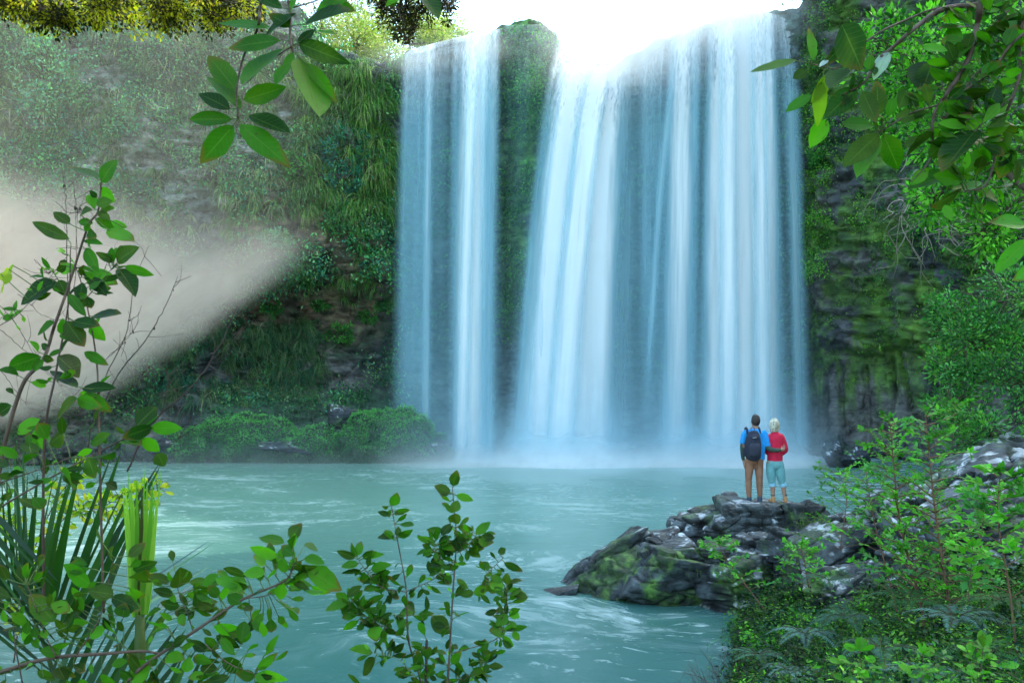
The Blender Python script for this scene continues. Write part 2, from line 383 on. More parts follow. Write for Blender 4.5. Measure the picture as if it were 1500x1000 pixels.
# ---------------------------------------------------------------- pool and ground
def shore(y):   # x of the right bank's waterline
    return np.interp(y, [-30, 0, 3, 6, 8.5, 10.5, 12.5, 14.5, 16, 18.5, 21, 26, 34, 44, 60], [-60, -20, -6, -1.0, 1.6, 2.75, 3.3, 4.2, 5.2, 7.2, 9.5, 13, 19, 24, 30])
def ground(x, y):
    d = x-shore(y)
    h = np.where(d > 0, .40*np.minimum(d, 3)+.22*np.clip(d-3, 0, 30), .35*d)
    h = np.maximum(h, -1.6)
    near = sstep(9, 2, y)
    h = h*(1-near)+near*np.minimum(h, 1.9)+0*near
    left = sstep(-1.2, -3.5, x)*sstep(8, 4.5, y)*1.6
    h = np.maximum(h, left-.3*(left < .3))
    cap = np.maximum(CZ-.36*np.maximum(y, 0)-.15, .2)       # keeps the view over the pool open
    h = np.where((y < 8) & (x < .13*y+.3), np.minimum(h, np.maximum(cap, -.4)), h)
    return h+(fbm(np.stack([x, y, 0*x], -1)/1.1, 3, 101)-.5)*.35*sstep(-.3, .5, h)
gx = np.linspace(-60, 60, 420); gx = np.sign(gx)*np.abs(gx/60)**1.5*60; gy = np.r_[np.linspace(-30, 0, 20)[:-1], np.linspace(0, 30, 230), np.linspace(31, 90, 24)]
GXg, GYg = np.meshgrid(gx, gy, indexing='ij'); hz = ground(GXg, GYg)
gg = np.stack([GXg, GYg, hz], -1); na, nb = gg.shape[:2]
ii = (np.arange(na-1)[:, None]*nb+np.arange(nb-1)[None]).ravel(); Fg = np.stack([ii, ii+nb, ii+nb+1, ii+1], 1)
ng = fbm(gg/.6, 4, 111)
Cg = lerp((.025, .022, .015), (.06, .075, .03), ng); Cg = lerp(Cg, (.03, .05, .045), sstep(.1, -.3, hz))
struct(mesh_obj('ground', gg.reshape(-1, 3), Fg, M_BOULD, Cg.reshape(-1, 3)), 'dark soil bank and pool bed')
def horizon_sheet():
    mb = MB(); R = 900; xs = np.array([-R, -60, 60, R]); V = np.array([(x, y, -1.7) for x in xs for y in (-R, -30, 90, R)])
    fs = [[i*4+j, (i+1)*4+j, (i+1)*4+j+1, i*4+j+1] for i in range(3) for j in range(3) if not (i == 1 and j == 1)]
    mb.add(V, np.array(fs), (.05, .07, .03)); return mb.build('terrain', M_BOULD)
struct(horizon_sheet(), 'ground beyond the ravine')
# water
m, nt = newmat('pool_water'); k = NT(nt)
geo = k.n('ShaderNodeNewGeometry').outputs['Position']; sp = k.n('ShaderNodeSeparateXYZ', ins={0: geo})
warp = k.n('ShaderNodeTexNoise', ins={'Vector': geo, 'Scale': .16, 'Detail': 3.}).outputs['Color']
wv = k.n('ShaderNodeVectorMath', operation='ADD', ins={0: geo, 1: k.n('ShaderNodeVectorMath', operation='SCALE', ins={0: warp, 3: 9.}).outputs[0]}).outputs[0]
s1 = k.noise(.55, 6, .62, vec=wv, map=(.55, 1.5, 1)); s2 = k.noise(3.4, 6, .7, vec=wv, map=(.45, 1.4, 1)); s3 = k.noise(.10, 2, .5)
foam = k.m('MULTIPLY', k.m('MULTIPLY', k.ramp(s1, .46, .78), k.m('ADD', .35, k.ramp(s2, .38, .68))), k.ramp(s3, .40, .58)); foam = k.m('MAXIMUM', foam, k.m('MULTIPLY', k.ramp(s2, .56, .70), k.m('ADD', .16, k.m('MULTIPLY', k.ramp(s3, .42, .6), .8))))
bubb = k.m('MULTIPLY', k.ramp(k.noise(9, 2, .5), .68, .74), .35)
foam = k.m('MAXIMUM', foam, k.m('MULTIPLY', bubb, k.ramp(s3, .5, .62)))
fall = k.attr('foam').outputs['Fac']
foam = k.m('MAXIMUM', k.m('MULTIPLY', foam, .62), fall, clamp=True)
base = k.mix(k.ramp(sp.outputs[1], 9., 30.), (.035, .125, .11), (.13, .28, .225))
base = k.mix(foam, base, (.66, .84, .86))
bump = k.n('ShaderNodeBump', ins={'Strength': .22, 'Distance': .12, 'Height': k.m('ADD', s1, k.m('MULTIPLY', s2, .5))})
p = k.n('ShaderNodeBsdfPrincipled', ins={'Base Color': base, 'Roughness': k.m('ADD', .22, k.m('MULTIPLY', foam, .5)), 'Normal': bump.outputs[0], 'IOR': 1.25, 'Specular IOR Level': .5})
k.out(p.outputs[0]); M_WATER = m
wx = np.linspace(-60, 36, 260); wy = np.r_[np.linspace(-30, 20, 60)[:-1], np.linspace(20, 57, 180)]
A_, B_ = np.meshgrid(wx, wy, indexing='ij'); wpx = 750+F*A_/np.maximum(B_, 3)
rowy = np.interp(wpx, [560, 620, 700, 760, 850, 950, 1050, 1130, 1200, 1240], [50, 49, 48, 46.5, 46, 47.5, 46.5, 46.5, 48, 50])
nn = fbm(np.stack([A_, B_*.6, 0*A_], -1)/2.2, 4, 121)
fo = sstep(-5.5, -1.0, B_-rowy+(nn-.5)*5)*win(575, 1200, wpx, 30)
fo = np.maximum(fo, .42*sstep(-14, -2, B_-rowy+(nn-.5)*8)*win(600, 1180, wpx, 60))
WV = np.stack([A_, B_, 0*A_+.0], -1); na, nb = A_.shape
ii = (np.arange(na-1)[:, None]*nb+np.arange(nb-1)[None]).ravel()
struct(mesh_obj('water', WV.reshape(-1, 3), np.stack([ii, ii+nb, ii+nb+1, ii+1], 1), M_WATER, att={'foam': fo.ravel()}), 'teal plunge pool with drifting foam')
# ---------------------------------------------------------------- falls
m, nt = newmat('falling_water'); k = NT(nt)
lf = k.n('ShaderNodeSeparateXYZ', ins={0: k.attr('lf').outputs['Vector']})   # x metres across, y metres down, z density
cv = k.n('ShaderNodeCombineXYZ', ins={0: lf.outputs[0], 1: k.m('MULTIPLY', lf.outputs[1], .035), 2: k.attr('seed').outputs['Fac']}).outputs[0]
a1 = k.noise(1.4, 3, .5, vec=cv); a2 = k.noise(6.5, 3, .6, vec=cv)
cv2 = k.n('ShaderNodeCombineXYZ', ins={0: lf.outputs[0], 1: k.m('MULTIPLY', lf.outputs[1], .16), 2: k.attr('seed').outputs['Fac']}).outputs[0]
a3 = k.noise(10., 4, .6, vec=cv2)
top = k.n('ShaderNodeMapRange', ins={0: lf.outputs[1], 1: 0., 2: 7., 3: 1., 4: 0.}).outputs[0]
st = k.m('ADD', k.m('MULTIPLY', k.m('SUBTRACT', a1, .5), 1.9), k.m('MULTIPLY', k.m('SUBTRACT', a2, .5), .9))
st = k.m('ADD', st, k.m('MULTIPLY', k.m('MULTIPLY', k.m('SUBTRACT', a3, .52), 3.4), top))
fade = k.n('ShaderNodeMapRange', ins={0: lf.outputs[1], 1: 2., 2: 22., 3: 1., 4: .38}).outputs[0]
al = k.m('MULTIPLY', lf.outputs[2], k.m('ADD', 1., k.m('MULTIPLY', st, fade)))
al = k.m('MINIMUM', k.m('MAXIMUM', al, 0.), .97)
wc = k.mix(k.ramp(al, .25, .9), (.42, .76, .88), (.94, .98, .98)); wc = k.mix(k.ramp(lf.outputs[1], 6., -1.), wc, (1., 1., 1.))  # water whitened toward the lip, painting in blown-out sunlight
df = k.n('ShaderNodeBsdfDiffuse', ins={0: wc}); tr = k.n('ShaderNodeBsdfTranslucent', ins={0: wc})
mx = k.n('ShaderNodeMixShader', ins={0: .35, 1: df.outputs[0], 2: tr.outputs[0]})
tp = k.n('ShaderNodeBsdfTransparent')
k.out(k.n('ShaderNodeMixShader', ins={0: al, 1: tp.outputs[0], 2: mx.outputs[0]}).outputs[0]); M_FALL = m
LIPY = 51.6
def rimz(px, D): return CZ+(HZ-np.interp(px, rim_px, rim_py))*D/F
def sheet(name, parent, t0, t1, b0, b1, dens, out=3.2, yl=LIPY, soft=.28, vfade=0., bfade=0., lean=1., z1=-.05, dtop=1.0, seedv=None, back=3.):
    """curtain of water: photo columns t0..t1 at the lip, b0..b1 at the pool"""
    nu = max(14, int(abs(t1-t0)/2.2)); nv = 80
    u = np.linspace(0, 1, nu)[:, None]; v = np.linspace(0, 1, nv)[None]
    pxt = t0+(t1-t0)*u; zt = rimz(pxt, yl)+.10
    yy = yl-out*v**.5*1.0
    zz = zt+(z1-zt)*v
    f = v**.62 if lean else v
    pxx = pxt+((b0+(b1-b0)*u)-pxt)*f
    xx = (pxx-750)*yy/F
    # feeder behind the lip
    nb_ = 6; bb = np.linspace(back, .0, nb_+1)[:-1][None]
    xb = (pxt-750)*yl/F+0*bb; yb = yl+bb; zb = zt+.02+.03*bb
    XX = np.concatenate([xb, xx], 1); YY = np.concatenate([yb+0*u, yy+0*u], 1); ZZ = np.concatenate([zb, zz], 1)
    XX = XX+0*YY
    j = (fbm(np.stack([XX*1.2, YY*0, ZZ*.05], -1), 3, int(t0))-.5)*.7; YY = YY+j*sstep(0, .15, np.concatenate([0*bb[0], v[0]]))[None]
    wid = abs(t1-t0)*yl/F
    ed = np.minimum(u, 1-u)*2; e = sstep(0, soft*2, ed)
    vv = np.concatenate([0*bb[0], v[0]])[None]
    dn = dens*e*(1+(dtop-1)*(1-vv)**2)
    if not vfade: dn = dn+.35*e*np.exp(-np.maximum(vv, 0)/.035)*(dens > .5)
    if vfade: dn = dn*sstep(0, vfade, vv+.02)
    if bfade: dn = dn*(1-sstep(1-bfade, 1, vv))
    metre = np.concatenate([-bb[0], (v[0])*26])[None]+0*XX
    A = np.stack([u*wid+0*XX, metre, dn+0*XX], -1)
    V = np.stack([XX, YY, ZZ], -1); na, nb = XX.shape
    ii = (np.arange(na-1)[:, None]*nb+np.arange(nb-1)[None]).ravel()
    return mesh_obj(name, V.reshape(-1, 3), np.stack([ii, ii+nb, ii+nb+1, ii+1], 1), M_FALL, parent=parent,
                    att={'lf': A.reshape(-1, 3), 'seed': np.full(na*nb, float(seedv if seedv is not None else t0*.37))})
fl = empty('waterfall', W(655, 670, 49), 'left waterfall, several thin veils with one bright white stream', 'waterfall')
sheet('veil', fl, 586, 738, 566, 745, 0.25, 2.2, soft=.12)
sheet('veil', fl, 590, 650, 570, 640, 0.26, 2.6, soft=.4)
sheet('stream', fl, 672, 722, 650, 724, .95, 3.4, soft=.4, dtop=1.3)
sheet('stream', fl, 688, 712, 660, 690, .85, 3.8, soft=.5)
sheet('stream', fl, 622, 640, 612, 634, .55, 3.0, soft=.5)
sheet('stream', fl, 700, 728, 698, 728, .45, 3.5, soft=.4)
sheet('veil', fl, 728, 822, 735, 800, 0.09, 1.4, soft=.3, bfade=.5, dtop=1.5)
fc = empty('waterfall', W(810, 670, 46), 'middle waterfall, thick white stream leaning left toward the pool', 'waterfall')
sheet('stream', fc, 818, 930, 728, 918, .95, 5.2, soft=.30, dtop=1.5)
sheet('stream', fc, 828, 880, 752, 825, .95, 5.6, soft=.5, dtop=1.5)
sheet('stream', fc, 862, 912, 785, 850, .95, 6.0, soft=.5, dtop=1.5)
sheet('veil', fc, 818, 850, 742, 790, 0.24, 4.6, soft=.4)
sheet('veil', fc, 885, 950, 860, 945, 0.34, 4.2, soft=.4)
fr = empty('waterfall', W(1080, 670, 47), 'right waterfall, widest and brightest curtain with fine veils beside it', 'waterfall')
sheet('veil', fr, 915, 1060, 895, 1050, 0.25, 2.2, soft=.15)
sheet('veil', fr, 930, 1045, 925, 1035, 0.19, 3.0, soft=.2)
sheet('stream', fr, 975, 1036, 958, 1022, .72, 3.6, soft=.45)
sheet('stream', fr, 990, 1012, 935, 950, .40, 4.2, soft=.5, bfade=.35, vfade=.3)
sheet('stream', fr, 1034, 1138, 1018, 1156, .97, 3.6, soft=.22, dtop=1.4)
sheet('stream', fr, 1050, 1085, 1042, 1090, .80, 4.2, soft=.5)
sheet('stream', fr, 1092, 1128, 1095, 1140, .75, 4.0, soft=.5)
sheet('veil', fr, 1118, 1170, 1125, 1190, 0.22, 2.8, soft=.25)
sheet('stream', fr, 1128, 1166, 1160, 1186, .42, 3.2, soft=.5)
rs_ = np.random.default_rng(77)
for par, a0, a1, n_, sh in ((fl, 592, 732, 8, -10), (fr, 925, 1040, 8, -10), (fr, 1128, 1160, 2, 18), (fc, 830, 905, 4, -68)):
    for x_ in np.linspace(a0, a1, n_)+rs_.uniform(-6, 6, n_):
        w_ = rs_.uniform(10, 26); sheet('stream', par, x_-w_/2, x_+w_/2, x_+sh+rs_.uniform(-5, 5)-w_*.7, x_+sh+rs_.uniform(-5, 5)+w_*.9, rs_.uniform(.10, .36)*(.6 if a0 == 748 else 1), rs_.uniform(1.6, 4.2)+(1.3 if par is fc else 0), soft=.5, bfade=rs_.choice([0, .3, .5]), dtop=1.4)
# ---------------------------------------------------------------- mist
m, nt = newmat('mist'); k = NT(nt)
df = k.n('ShaderNodeBsdfDiffuse', ins={0: k.attr('Col').outputs['Color']}); tr = k.n('ShaderNodeBsdfTranslucent', ins={0: k.attr('Col').outputs['Color']})
mx = k.n('ShaderNodeMixShader', ins={0: .62, 1: df.outputs[0], 2: tr.outputs[0]})
n = k.noise(.35, 4, .55); a = k.m('MULTIPLY', k.attr('dens').outputs['Fac'], k.m('ADD', .55, k.m('MULTIPLY', n, .9)), clamp=True)
k.out(k.n('ShaderNodeMixShader', ins={0: a, 1: k.n('ShaderNodeBsdfTransparent').outputs[0], 2: mx.outputs[0]}).outputs[0]); M_MIST = m
def mist_layer(xs, y_of_x, z0, z1, dens_fn, col, nz=60):
    x = xs[:, None]; y = y_of_x(xs)[:, None]; z = np.linspace(z0, z1, nz)[None]
    V = np.stack([x+0*z, y+0*z, z+0*x], -1); return V, np.clip(dens_fn(V), 0, 1), col
def build_mist(name, layers, label):
    vs = []; ds = []; cs = []; fs = []; n = 0
    for V, d, c in layers:
        a, b = d.shape; ii = (np.arange(a-1)[:, None]*b+np.arange(b-1)[None]).ravel()+n
        fs.append(np.stack([ii, ii+b, ii+b+1, ii+1], 1)); vs.append(V.reshape(-1, 3)); ds.append(d.ravel()); cs.append(lerp(np.ones(3)*.97, c, sstep(.1, 1.6, V[..., 2])).reshape(-1, 3)); n += a*b
    o = mesh_obj(name, np.concatenate(vs), np.concatenate(fs), M_MIST, np.concatenate(cs), att={'dens': np.concatenate(ds)})
    tag(o, label, 'mist', kind='stuff'); return o
def spray(V, yb):
    px, py = PX(V); n = fbm(V/[1.6, 1.6, 1.3], 4, int(yb*7)); h = V[..., 2]
    core = .08*win(150, 560, px, 80)*sstep(.9, 0, h*.12)+np.interp(px, [540, 620, 670, 720, 770, 860, 930, 1000, 1080, 1140, 1190, 1240], [0, .35, .6, .5, 1, 1, .6, .8, 1, .9, .35, 0])
    return core*(.85*np.exp(-h/(.45+.9*n))+.19*np.exp(-h/3.6))*sstep(0, .12, h+.12)*(.5+n)
xs = np.linspace(-22, 22, 170); lay = []
for yb in (42.6, 43.5, 44.4):
    lay.append(mist_layer(xs, lambda x, yb=yb: yb-.012*(x-4)**2*0+.3*np.sin(x*.7+yb*3), -.02, 11, lambda V, yb=yb: spray(V, yb), (.66, .88, .97)))
build_mist('spray', lay, 'pale blue spray rising where the falls strike the pool')
def haze(V, j):
    px, py = PX(V); n = fbm(V/[5, 5, 4.], 4, 200+j); n2 = fbm(V/[2., 2., 1.6], 4, 240+j)
    q = py+(n-.5)*60+(n2-.5)*24
    edge_y = np.interp(px, [-100, 0, 150, 200, 300, 400, 470, 520], [680, 625, 585, 550, 488, 412, 365, 330])
    low = sstep(20, -48, q-edge_y)
    up_y = np.interp(px, [-100, 0, 150, 250, 350, 480], [240, 285, 320, 350, 362, 345])
    upm = sstep(-70, 75, q-up_y)
    end = 1-sstep(380, 478, px+(n2-.5)*60)
    st_ = fbm(np.stack([(px*.67+py)/26., px*0+j, (py*.67-px)/420.], -1), 3, 260)
    wedge = low*upm*end*(.31+.27*(n-.5)+.24*(st_-.5))  # sunbeam, its streaks and its shadow edge are painted as mist density
    gen = .042*low*sstep(540, 250, px)*(.5+n)
    return wedge+gen
lay = []
for j, dy in enumerate((3.6, 5.6, 7.6, 9.6)):
    xs = np.linspace(-40, -8, 170)
    lay.append(mist_layer(xs, lambda x, dy=dy: np.interp(x, [-52, -42, -28, -14, -8], [20, 36, 46, 50.5, 52])-dy+.3*np.sin(x*.5+dy), -.02, 27, lambda V, j=j: haze(V, j), (1., .83, .72), nz=170))  # warm sunlight put into the mist colour
build_mist('mist', lay, 'mist in front of the left cliff with a warm sunbeam painted into it')
def glow(V, j):
    px, py = PX(V); n = fbm(V/[3, 3, 2.], 3, 300+j)
    g = .62*np.exp(-((px-878)/np.where(px < 878, 58., 100.))**2-((py-60)/52.)**2)+.45*np.exp(-((px-1040)/85.)**2-((py-14)/38.)**2)+.16*np.exp(-((px-700)/40.)**2-((py-66)/22.)**2)+.16*np.exp(-((px-600)/50.)**2-((py-84)/18.)**2)  # white haze added to wash out the lip like overexposed light
    return g*(.6+.8*n)*sstep(31.5, 28, V[..., 2])
lay = [mist_layer(np.linspace(-12, 17, 90), lambda x, yb=yb: yb+0*x, 20, 32, lambda V, j=j: glow(V, j), (1., .97, .92), nz=70) for j, yb in enumerate((45.2, 46.6))]
build_mist('mist', lay, 'added white haze painting an overexposed glow above the lip of the falls')
# ---------------------------------------------------------------- plants on the ravine wall
area = np.linalg.norm(np.cross(gu, gv), axis=-1)
def scatter(mask, n, seed=0):
    pr = (mask*area).ravel(); pr = pr/pr.sum(); r = np.random.default_rng(seed)
    id_ = r.choice(len(pr), n, p=pr); P = G.reshape(-1, 3)[id_]; 
    P = P+gu.reshape(-1, 3)[id_]*r.uniform(-.5, .5, (n, 1))+gv.reshape(-1, 3)[id_]*r.uniform(-.5, .5, (n, 1))
    N = unit(GN.reshape(-1, 3)[id_]); return P, N, GX.ravel()[id_], GY.ravel()[id_]
wall = np.zeros(G.shape[:2]); wall[:, :NR] = 1
def pick(cols, n): 
    c = np.array(cols); return c[rng.integers(0, len(c), n)]
def tufts(name, mask, n, nb, L, Wd, cols, label, seed, out=.9, z=0):
    P, N, px, py = scatter(mask, n, seed); mb = MB()
    Pn = np.repeat(P, nb, 0); Nn = np.repeat(N, nb, 0); k_ = len(Pn)
    Nn = unit(Nn*[1, 1, .3]+rng.normal(size=(k_, 3))*.65)
    sc_ = np.repeat(rng.uniform(.55, 1.25, n), nb)
    Cc = np.repeat(pick(cols, n), nb, 0)*(1+.25*rng.normal(size=(k_, 1)))
    dead = rng.random(k_) < .10; Cc[dead] = np.array([.30, .30, .18])
    blades(mb, Pn-Nn*.05, Nn, L*sc_*rng.uniform(.6, 1.2, k_), Wd*rng.uniform(.6, 1.3, k_), rng.uniform(.9, 2.2, k_), Cc, nseg=5)
    return struct(mb.build(name, M_LEAF), label, 'stuff', 'grass')
g1 = fbm(G/2.6, 3, 301)
mk = wall*win(-60, 470, GX, 40)*win(10, 345, GY, 25)*sstep(.42, .58, g1)
tufts('hanging_grass', mk, 800, 22, 1.15, .05, [(0.310, 0.419, 0.155), (0.202, 0.341, 0.124), (0.403, 0.434, 0.248), (0.139, 0.279, 0.109)], 'long pale grass hanging down the sunlit left cliff', 1)
mk = wall*win(440, 578, GX, 15)*win(85, 330, GY, 15)*sstep(.30, .5, g1)*(1-.9*np.exp(-((GX-480)/55.)**2-((GY-225)/45.)**2))
tufts('hanging_grass', mk, 420, 34, 1.5, .05, [(0.139, 0.310, 0.054), (0.093, 0.248, 0.046), (0.248, 0.388, 0.093), (0.062, 0.186, 0.046)], 'green grass tussocks hanging beside the left waterfall', 2)
mk = wall*win(190, 470, GX, 20)*win(470, 585, GY, 15)*sstep(.30, .5, g1)
tufts('hanging_grass', mk, 420, 30, 1.35, .045, [(0.046, 0.171, 0.093), (0.078, 0.202, 0.093), (0.124, 0.248, 0.093)], 'dark blue green grass hanging below the left overhang', 3)
mk = wall*(win(490, 590, GX, 10)*win(330, 440, GY, 15)*.35+win(330, 480, GX, 20)*win(300, 420, GY, 20)*.5+win(-50, 330, GX)*win(345, 500, GY)*.4+np.exp(-((GX-735)/50.)**2)*(GY < 300)*.1)*sstep(.40, .6, g1)
tufts('hanging_grass', mk, 260, 28, 1.0, .045, [(0.124, 0.310, 0.062), (0.078, 0.232, 0.046), (0.217, 0.341, 0.124)], 'scattered grass tufts clinging to the brown rock overhang', 4)
mk = wall*win(1185, 1500, GX, 10)*win(-100, 560, GY)*sstep(.50, .62, g1)
tufts('hanging_grass', mk, 300, 14, .55, .03, [(0.093, 0.264, 0.046), (0.155, 0.310, 0.062)], 'short grass tufts on the mossy right cliff', 5)
def patchy(cols, P, lo=.45, hi=1.45, s=1.3):
    c = np.array(cols); n = len(c); f = (fbm(P/s, 3, 411)-.5)*2.2+.5+rng.normal(size=len(P))*.08
    i = np.clip((f*n).astype(int), 0, n-1); b = lo+(hi-lo)*sstep(.32, .68, fbm(P/(s*.55), 3, 415)); return c[i]*b[:, None]
def creeper(name, mask, n, L, cols, label, seed, lift=.10, hang=.5, cl=9):
    nc = n//cl; P, N, px, py = scatter(mask, nc, seed); mb = MB()
    P = np.repeat(P, cl, 0); N = np.repeat(N, cl, 0); k_ = len(P)
    P = P+rng.normal(size=(k_, 3))*L*1.5+N*np.abs(rng.normal(size=(k_, 1)))*lift
    D = unit(N*.5+[0, 0, -hang]+rng.normal(size=(k_, 3))*.6); Nn = unit(N+[0, 0, .5]+rng.normal(size=(k_, 3))*.45)
    leaves(mb, P, D, Nn, L*rng.uniform(.6, 1.4, k_), L*.55*rng.uniform(.7, 1.2, k_), np.repeat(patchy(cols, P[::cl]), cl, 0), nseg=2, cvar=.16)
    return struct(mb.build(name, M_LEAF), label, 'stuff', 'ferns')
g2 = fbm(G/1.7, 4, 311)
creeper('cliff_ferns', wall*win(742, 822, GX, 10)*win(50, 480, GY)*sstep(.34, .46, g2), 14000, .17, [(.10, .34, .05), (.16, .46, .06), (.05, .2, .04)], 'bright mossy column between the left and middle falls', 17)
mk = wall*(win(735, 835, GX, 12)*win(60, 520, GY)*sstep(.38, .5, g2)*.6+win(580, 740, GX, 10)*win(150, 500, GY, 30)*sstep(.44, .56, g2)*.55+win(885, 1180, GX, 12)*win(120, 560, GY, 40)*sstep(.44, .56, g2)*.5)
creeper('cliff_ferns', mk, 42000, .17, [(0.062, 0.232, 0.078), (0.093, 0.295, 0.078), (0.139, 0.341, 0.078), (0.046, 0.171, 0.078)], 'small ferns and moss covering the rock behind the falls', 11)
mk = wall*(win(1180, 1215, GX, 8)*win(-20, 420, GY)*sstep(.38, .5, g2)*1.4+win(1200, 1500, GX, 15)*win(-60, 560, GY)*sstep(.50, .62, g2)*.5)
creeper('cliff_ferns', mk, 26000, .13, [(0.062, 0.232, 0.046), (0.109, 0.310, 0.046), (0.155, 0.388, 0.046), (0.031, 0.139, 0.046)], 'green ferns and creepers on the right cliff', 12)
mk = wall*win(-80, 590, GX, 8)*(win(-60, 330, GY)*sstep(.46, .6, g2)*.8+win(330, 600, GY)*sstep(.50, .62, g2)*.6)
creeper('cliff_ferns', mk, 75000, .20, [(.07, .30, .12), (.14, .42, .14), (.06, .26, .18), (.24, .46, .20), (.03, .14, .08)], 'leafy ground cover on the left cliff', 13)
mk = wall*win(-80, 650, GX, 8)*win(560, 680, GY)*sstep(.40, .55, g2)
creeper('cliff_ferns', mk, 12000, .14, [(0.046, 0.186, 0.078), (0.078, 0.232, 0.093)], 'low dark greenery at the foot of the left cliff', 14, hang=.1)
# top of the ravine
plm = 1-wall; mk = plm*(np.linspace(0, 1, G.shape[1])[None] < .97)*((GX > 1080) | (GX < 590))
mk = mk*(np.cumsum(plm, 1) < 36)
creeper('rim_foliage', mk, 16000, .28, [(.08, .16, .03), (.12, .2, .04), (.05, .12, .03)], 'bushy growth along the top of the ravine', 15, lift=.5, hang=-.3)
# bushes
def crown(mb, ctr, rad, ncl, nl, L, cols, seed, spread=.22, asp=.5, up=.2, cvar=.2, shell=.6, prof='oval', nseg=2, droop=.0, curl=.15):
    r = np.random.default_rng(seed); ctr = np.asarray(ctr, float); rad = np.asarray(rad, float)
    d = unit(r.normal(size=(ncl*2, 3))); rr = (shell+(1-shell)*r.random((ncl*2, 1)))*(r.random((ncl*2, 1))**.33*.4+.6)
    C = ctr+d*rr*rad; nn_ = fbm(C/(rad.mean()*.55), 2, seed); C = C[np.argsort(-nn_)[:ncl]]
    P = np.repeat(C, nl, 0); n = len(P); o = unit(r.normal(size=(n, 3))); 
    P = P+o*r.random((n, 1))**.5*rad.mean()*spread
    outw = unit(P-ctr); D = unit(o+outw*.5+[0, 0, up-droop]); N = unit(outw*.5+[0, 0, .8]+r.normal(size=(n, 3))*.5)
    cc = np.repeat(np.array(cols)[r.integers(0, len(cols), ncl)], nl, 0)
    leaves(mb, P, D, N, L*r.uniform(.6, 1.3, n), L*asp*r.uniform(.7, 1.2, n), cc, prof=prof, nseg=nseg, cvar=cvar, curl=curl)
    return C
def wallpt(px, py):
    d = (GX[:, :NR]-px)**2+(GY[:, :NR]-py)**2; i = np.unravel_index(np.argmin(np.where(G[:, :NR, 1] > 25, d, 1e12)), d.shape); return G[i], unit(GN[i])
def bush(px, py, rx, ry, ncl, cols, label, seed, L=.20, cat='shrub', name='shrub', group=None, nl=22, dep=.7, M=None):
    P, N = wallpt(px, py); s = P[1]/F; c = P+N*.25; e = empty(name, P, label, cat, group)
    mb = MB(); C = crown(mb, c, (rx*s, min(rx, ry)*s*dep, ry*s), ncl, nl, L, cols, seed)
    mb.build('foliage', M or M_LEAF, e)
    mb = MB()
    for q in C[::max(1, len(C)//14)]: tube(mb, smooth_line([P-N*.2, (P+q)/2+[0, 0, .15], q], 6), np.linspace(.035, .01, 6), (.08, .06, .04), k=4)
    mb.build('stem', M_BARK, e); return e
TEAL = [(0.062, 0.264, 0.202), (0.078, 0.310, 0.232), (0.046, 0.202, 0.171)]; GR = [(0.078, 0.295, 0.062), (0.124, 0.388, 0.078), (0.046, 0.186, 0.046)]; PALE = [(.16, .46, .26), (.10, .36, .24), (.26, .52, .28)]
for a in [(488, 222, 62, 42, 110, TEAL, 'blue green shrub spreading beside the hanging grass', 1), (500, 268, 36, 26, 46, TEAL, 'smaller blue green shrub just under the wide one', 2),
          (62, 120, 75, 80, 130, PALE, 'large pale shrub high on the far left of the cliff', 3), (150, 190, 62, 70, 90, PALE, 'rounded pale shrub on the left cliff behind the bare twigs', 4),
          (20, 300, 52, 45, 50, PALE, 'misty shrub at the left edge above the sapling', 5), (110, 70, 60, 34, 60, PALE, 'pale shrub just under the overhanging yellow branch', 6),
          (428, 250, 34, 22, 34, GR, 'small green shrub left of the blue green shrub', 7), (556, 442, 22, 9, 22, GR, 'bright fern like bush by the edge of the left waterfall', 8),
          (540, 468, 24, 10, 26, GR, 'bright bush growing on the rock under the overhang', 9), (470, 442, 20, 13, 22, GR, 'small bush on the dark rock left of the falls', 10),
          (400, 455, 22, 14, 24, GR, 'small bush at the dark end of the sunbeam', 12), (395, 355, 30, 22, 34, PALE, 'sunlit bush at the tip of the sunbeam', 13), (250, 560, 42, 22, 46, TEAL, 'dusky shrub low on the left cliff in the shade', 14),
          (500, 490, 24, 16, 26, GR, 'round bush in the hollow of the left overhang', 15), (1205, 225, 18, 30, 34, GR, 'narrow fern clump right of the falls', 16)]:
    bush(*a)
MOSS = [(.08, .28, .10), (.15, .44, .13), (.04, .16, .07)]
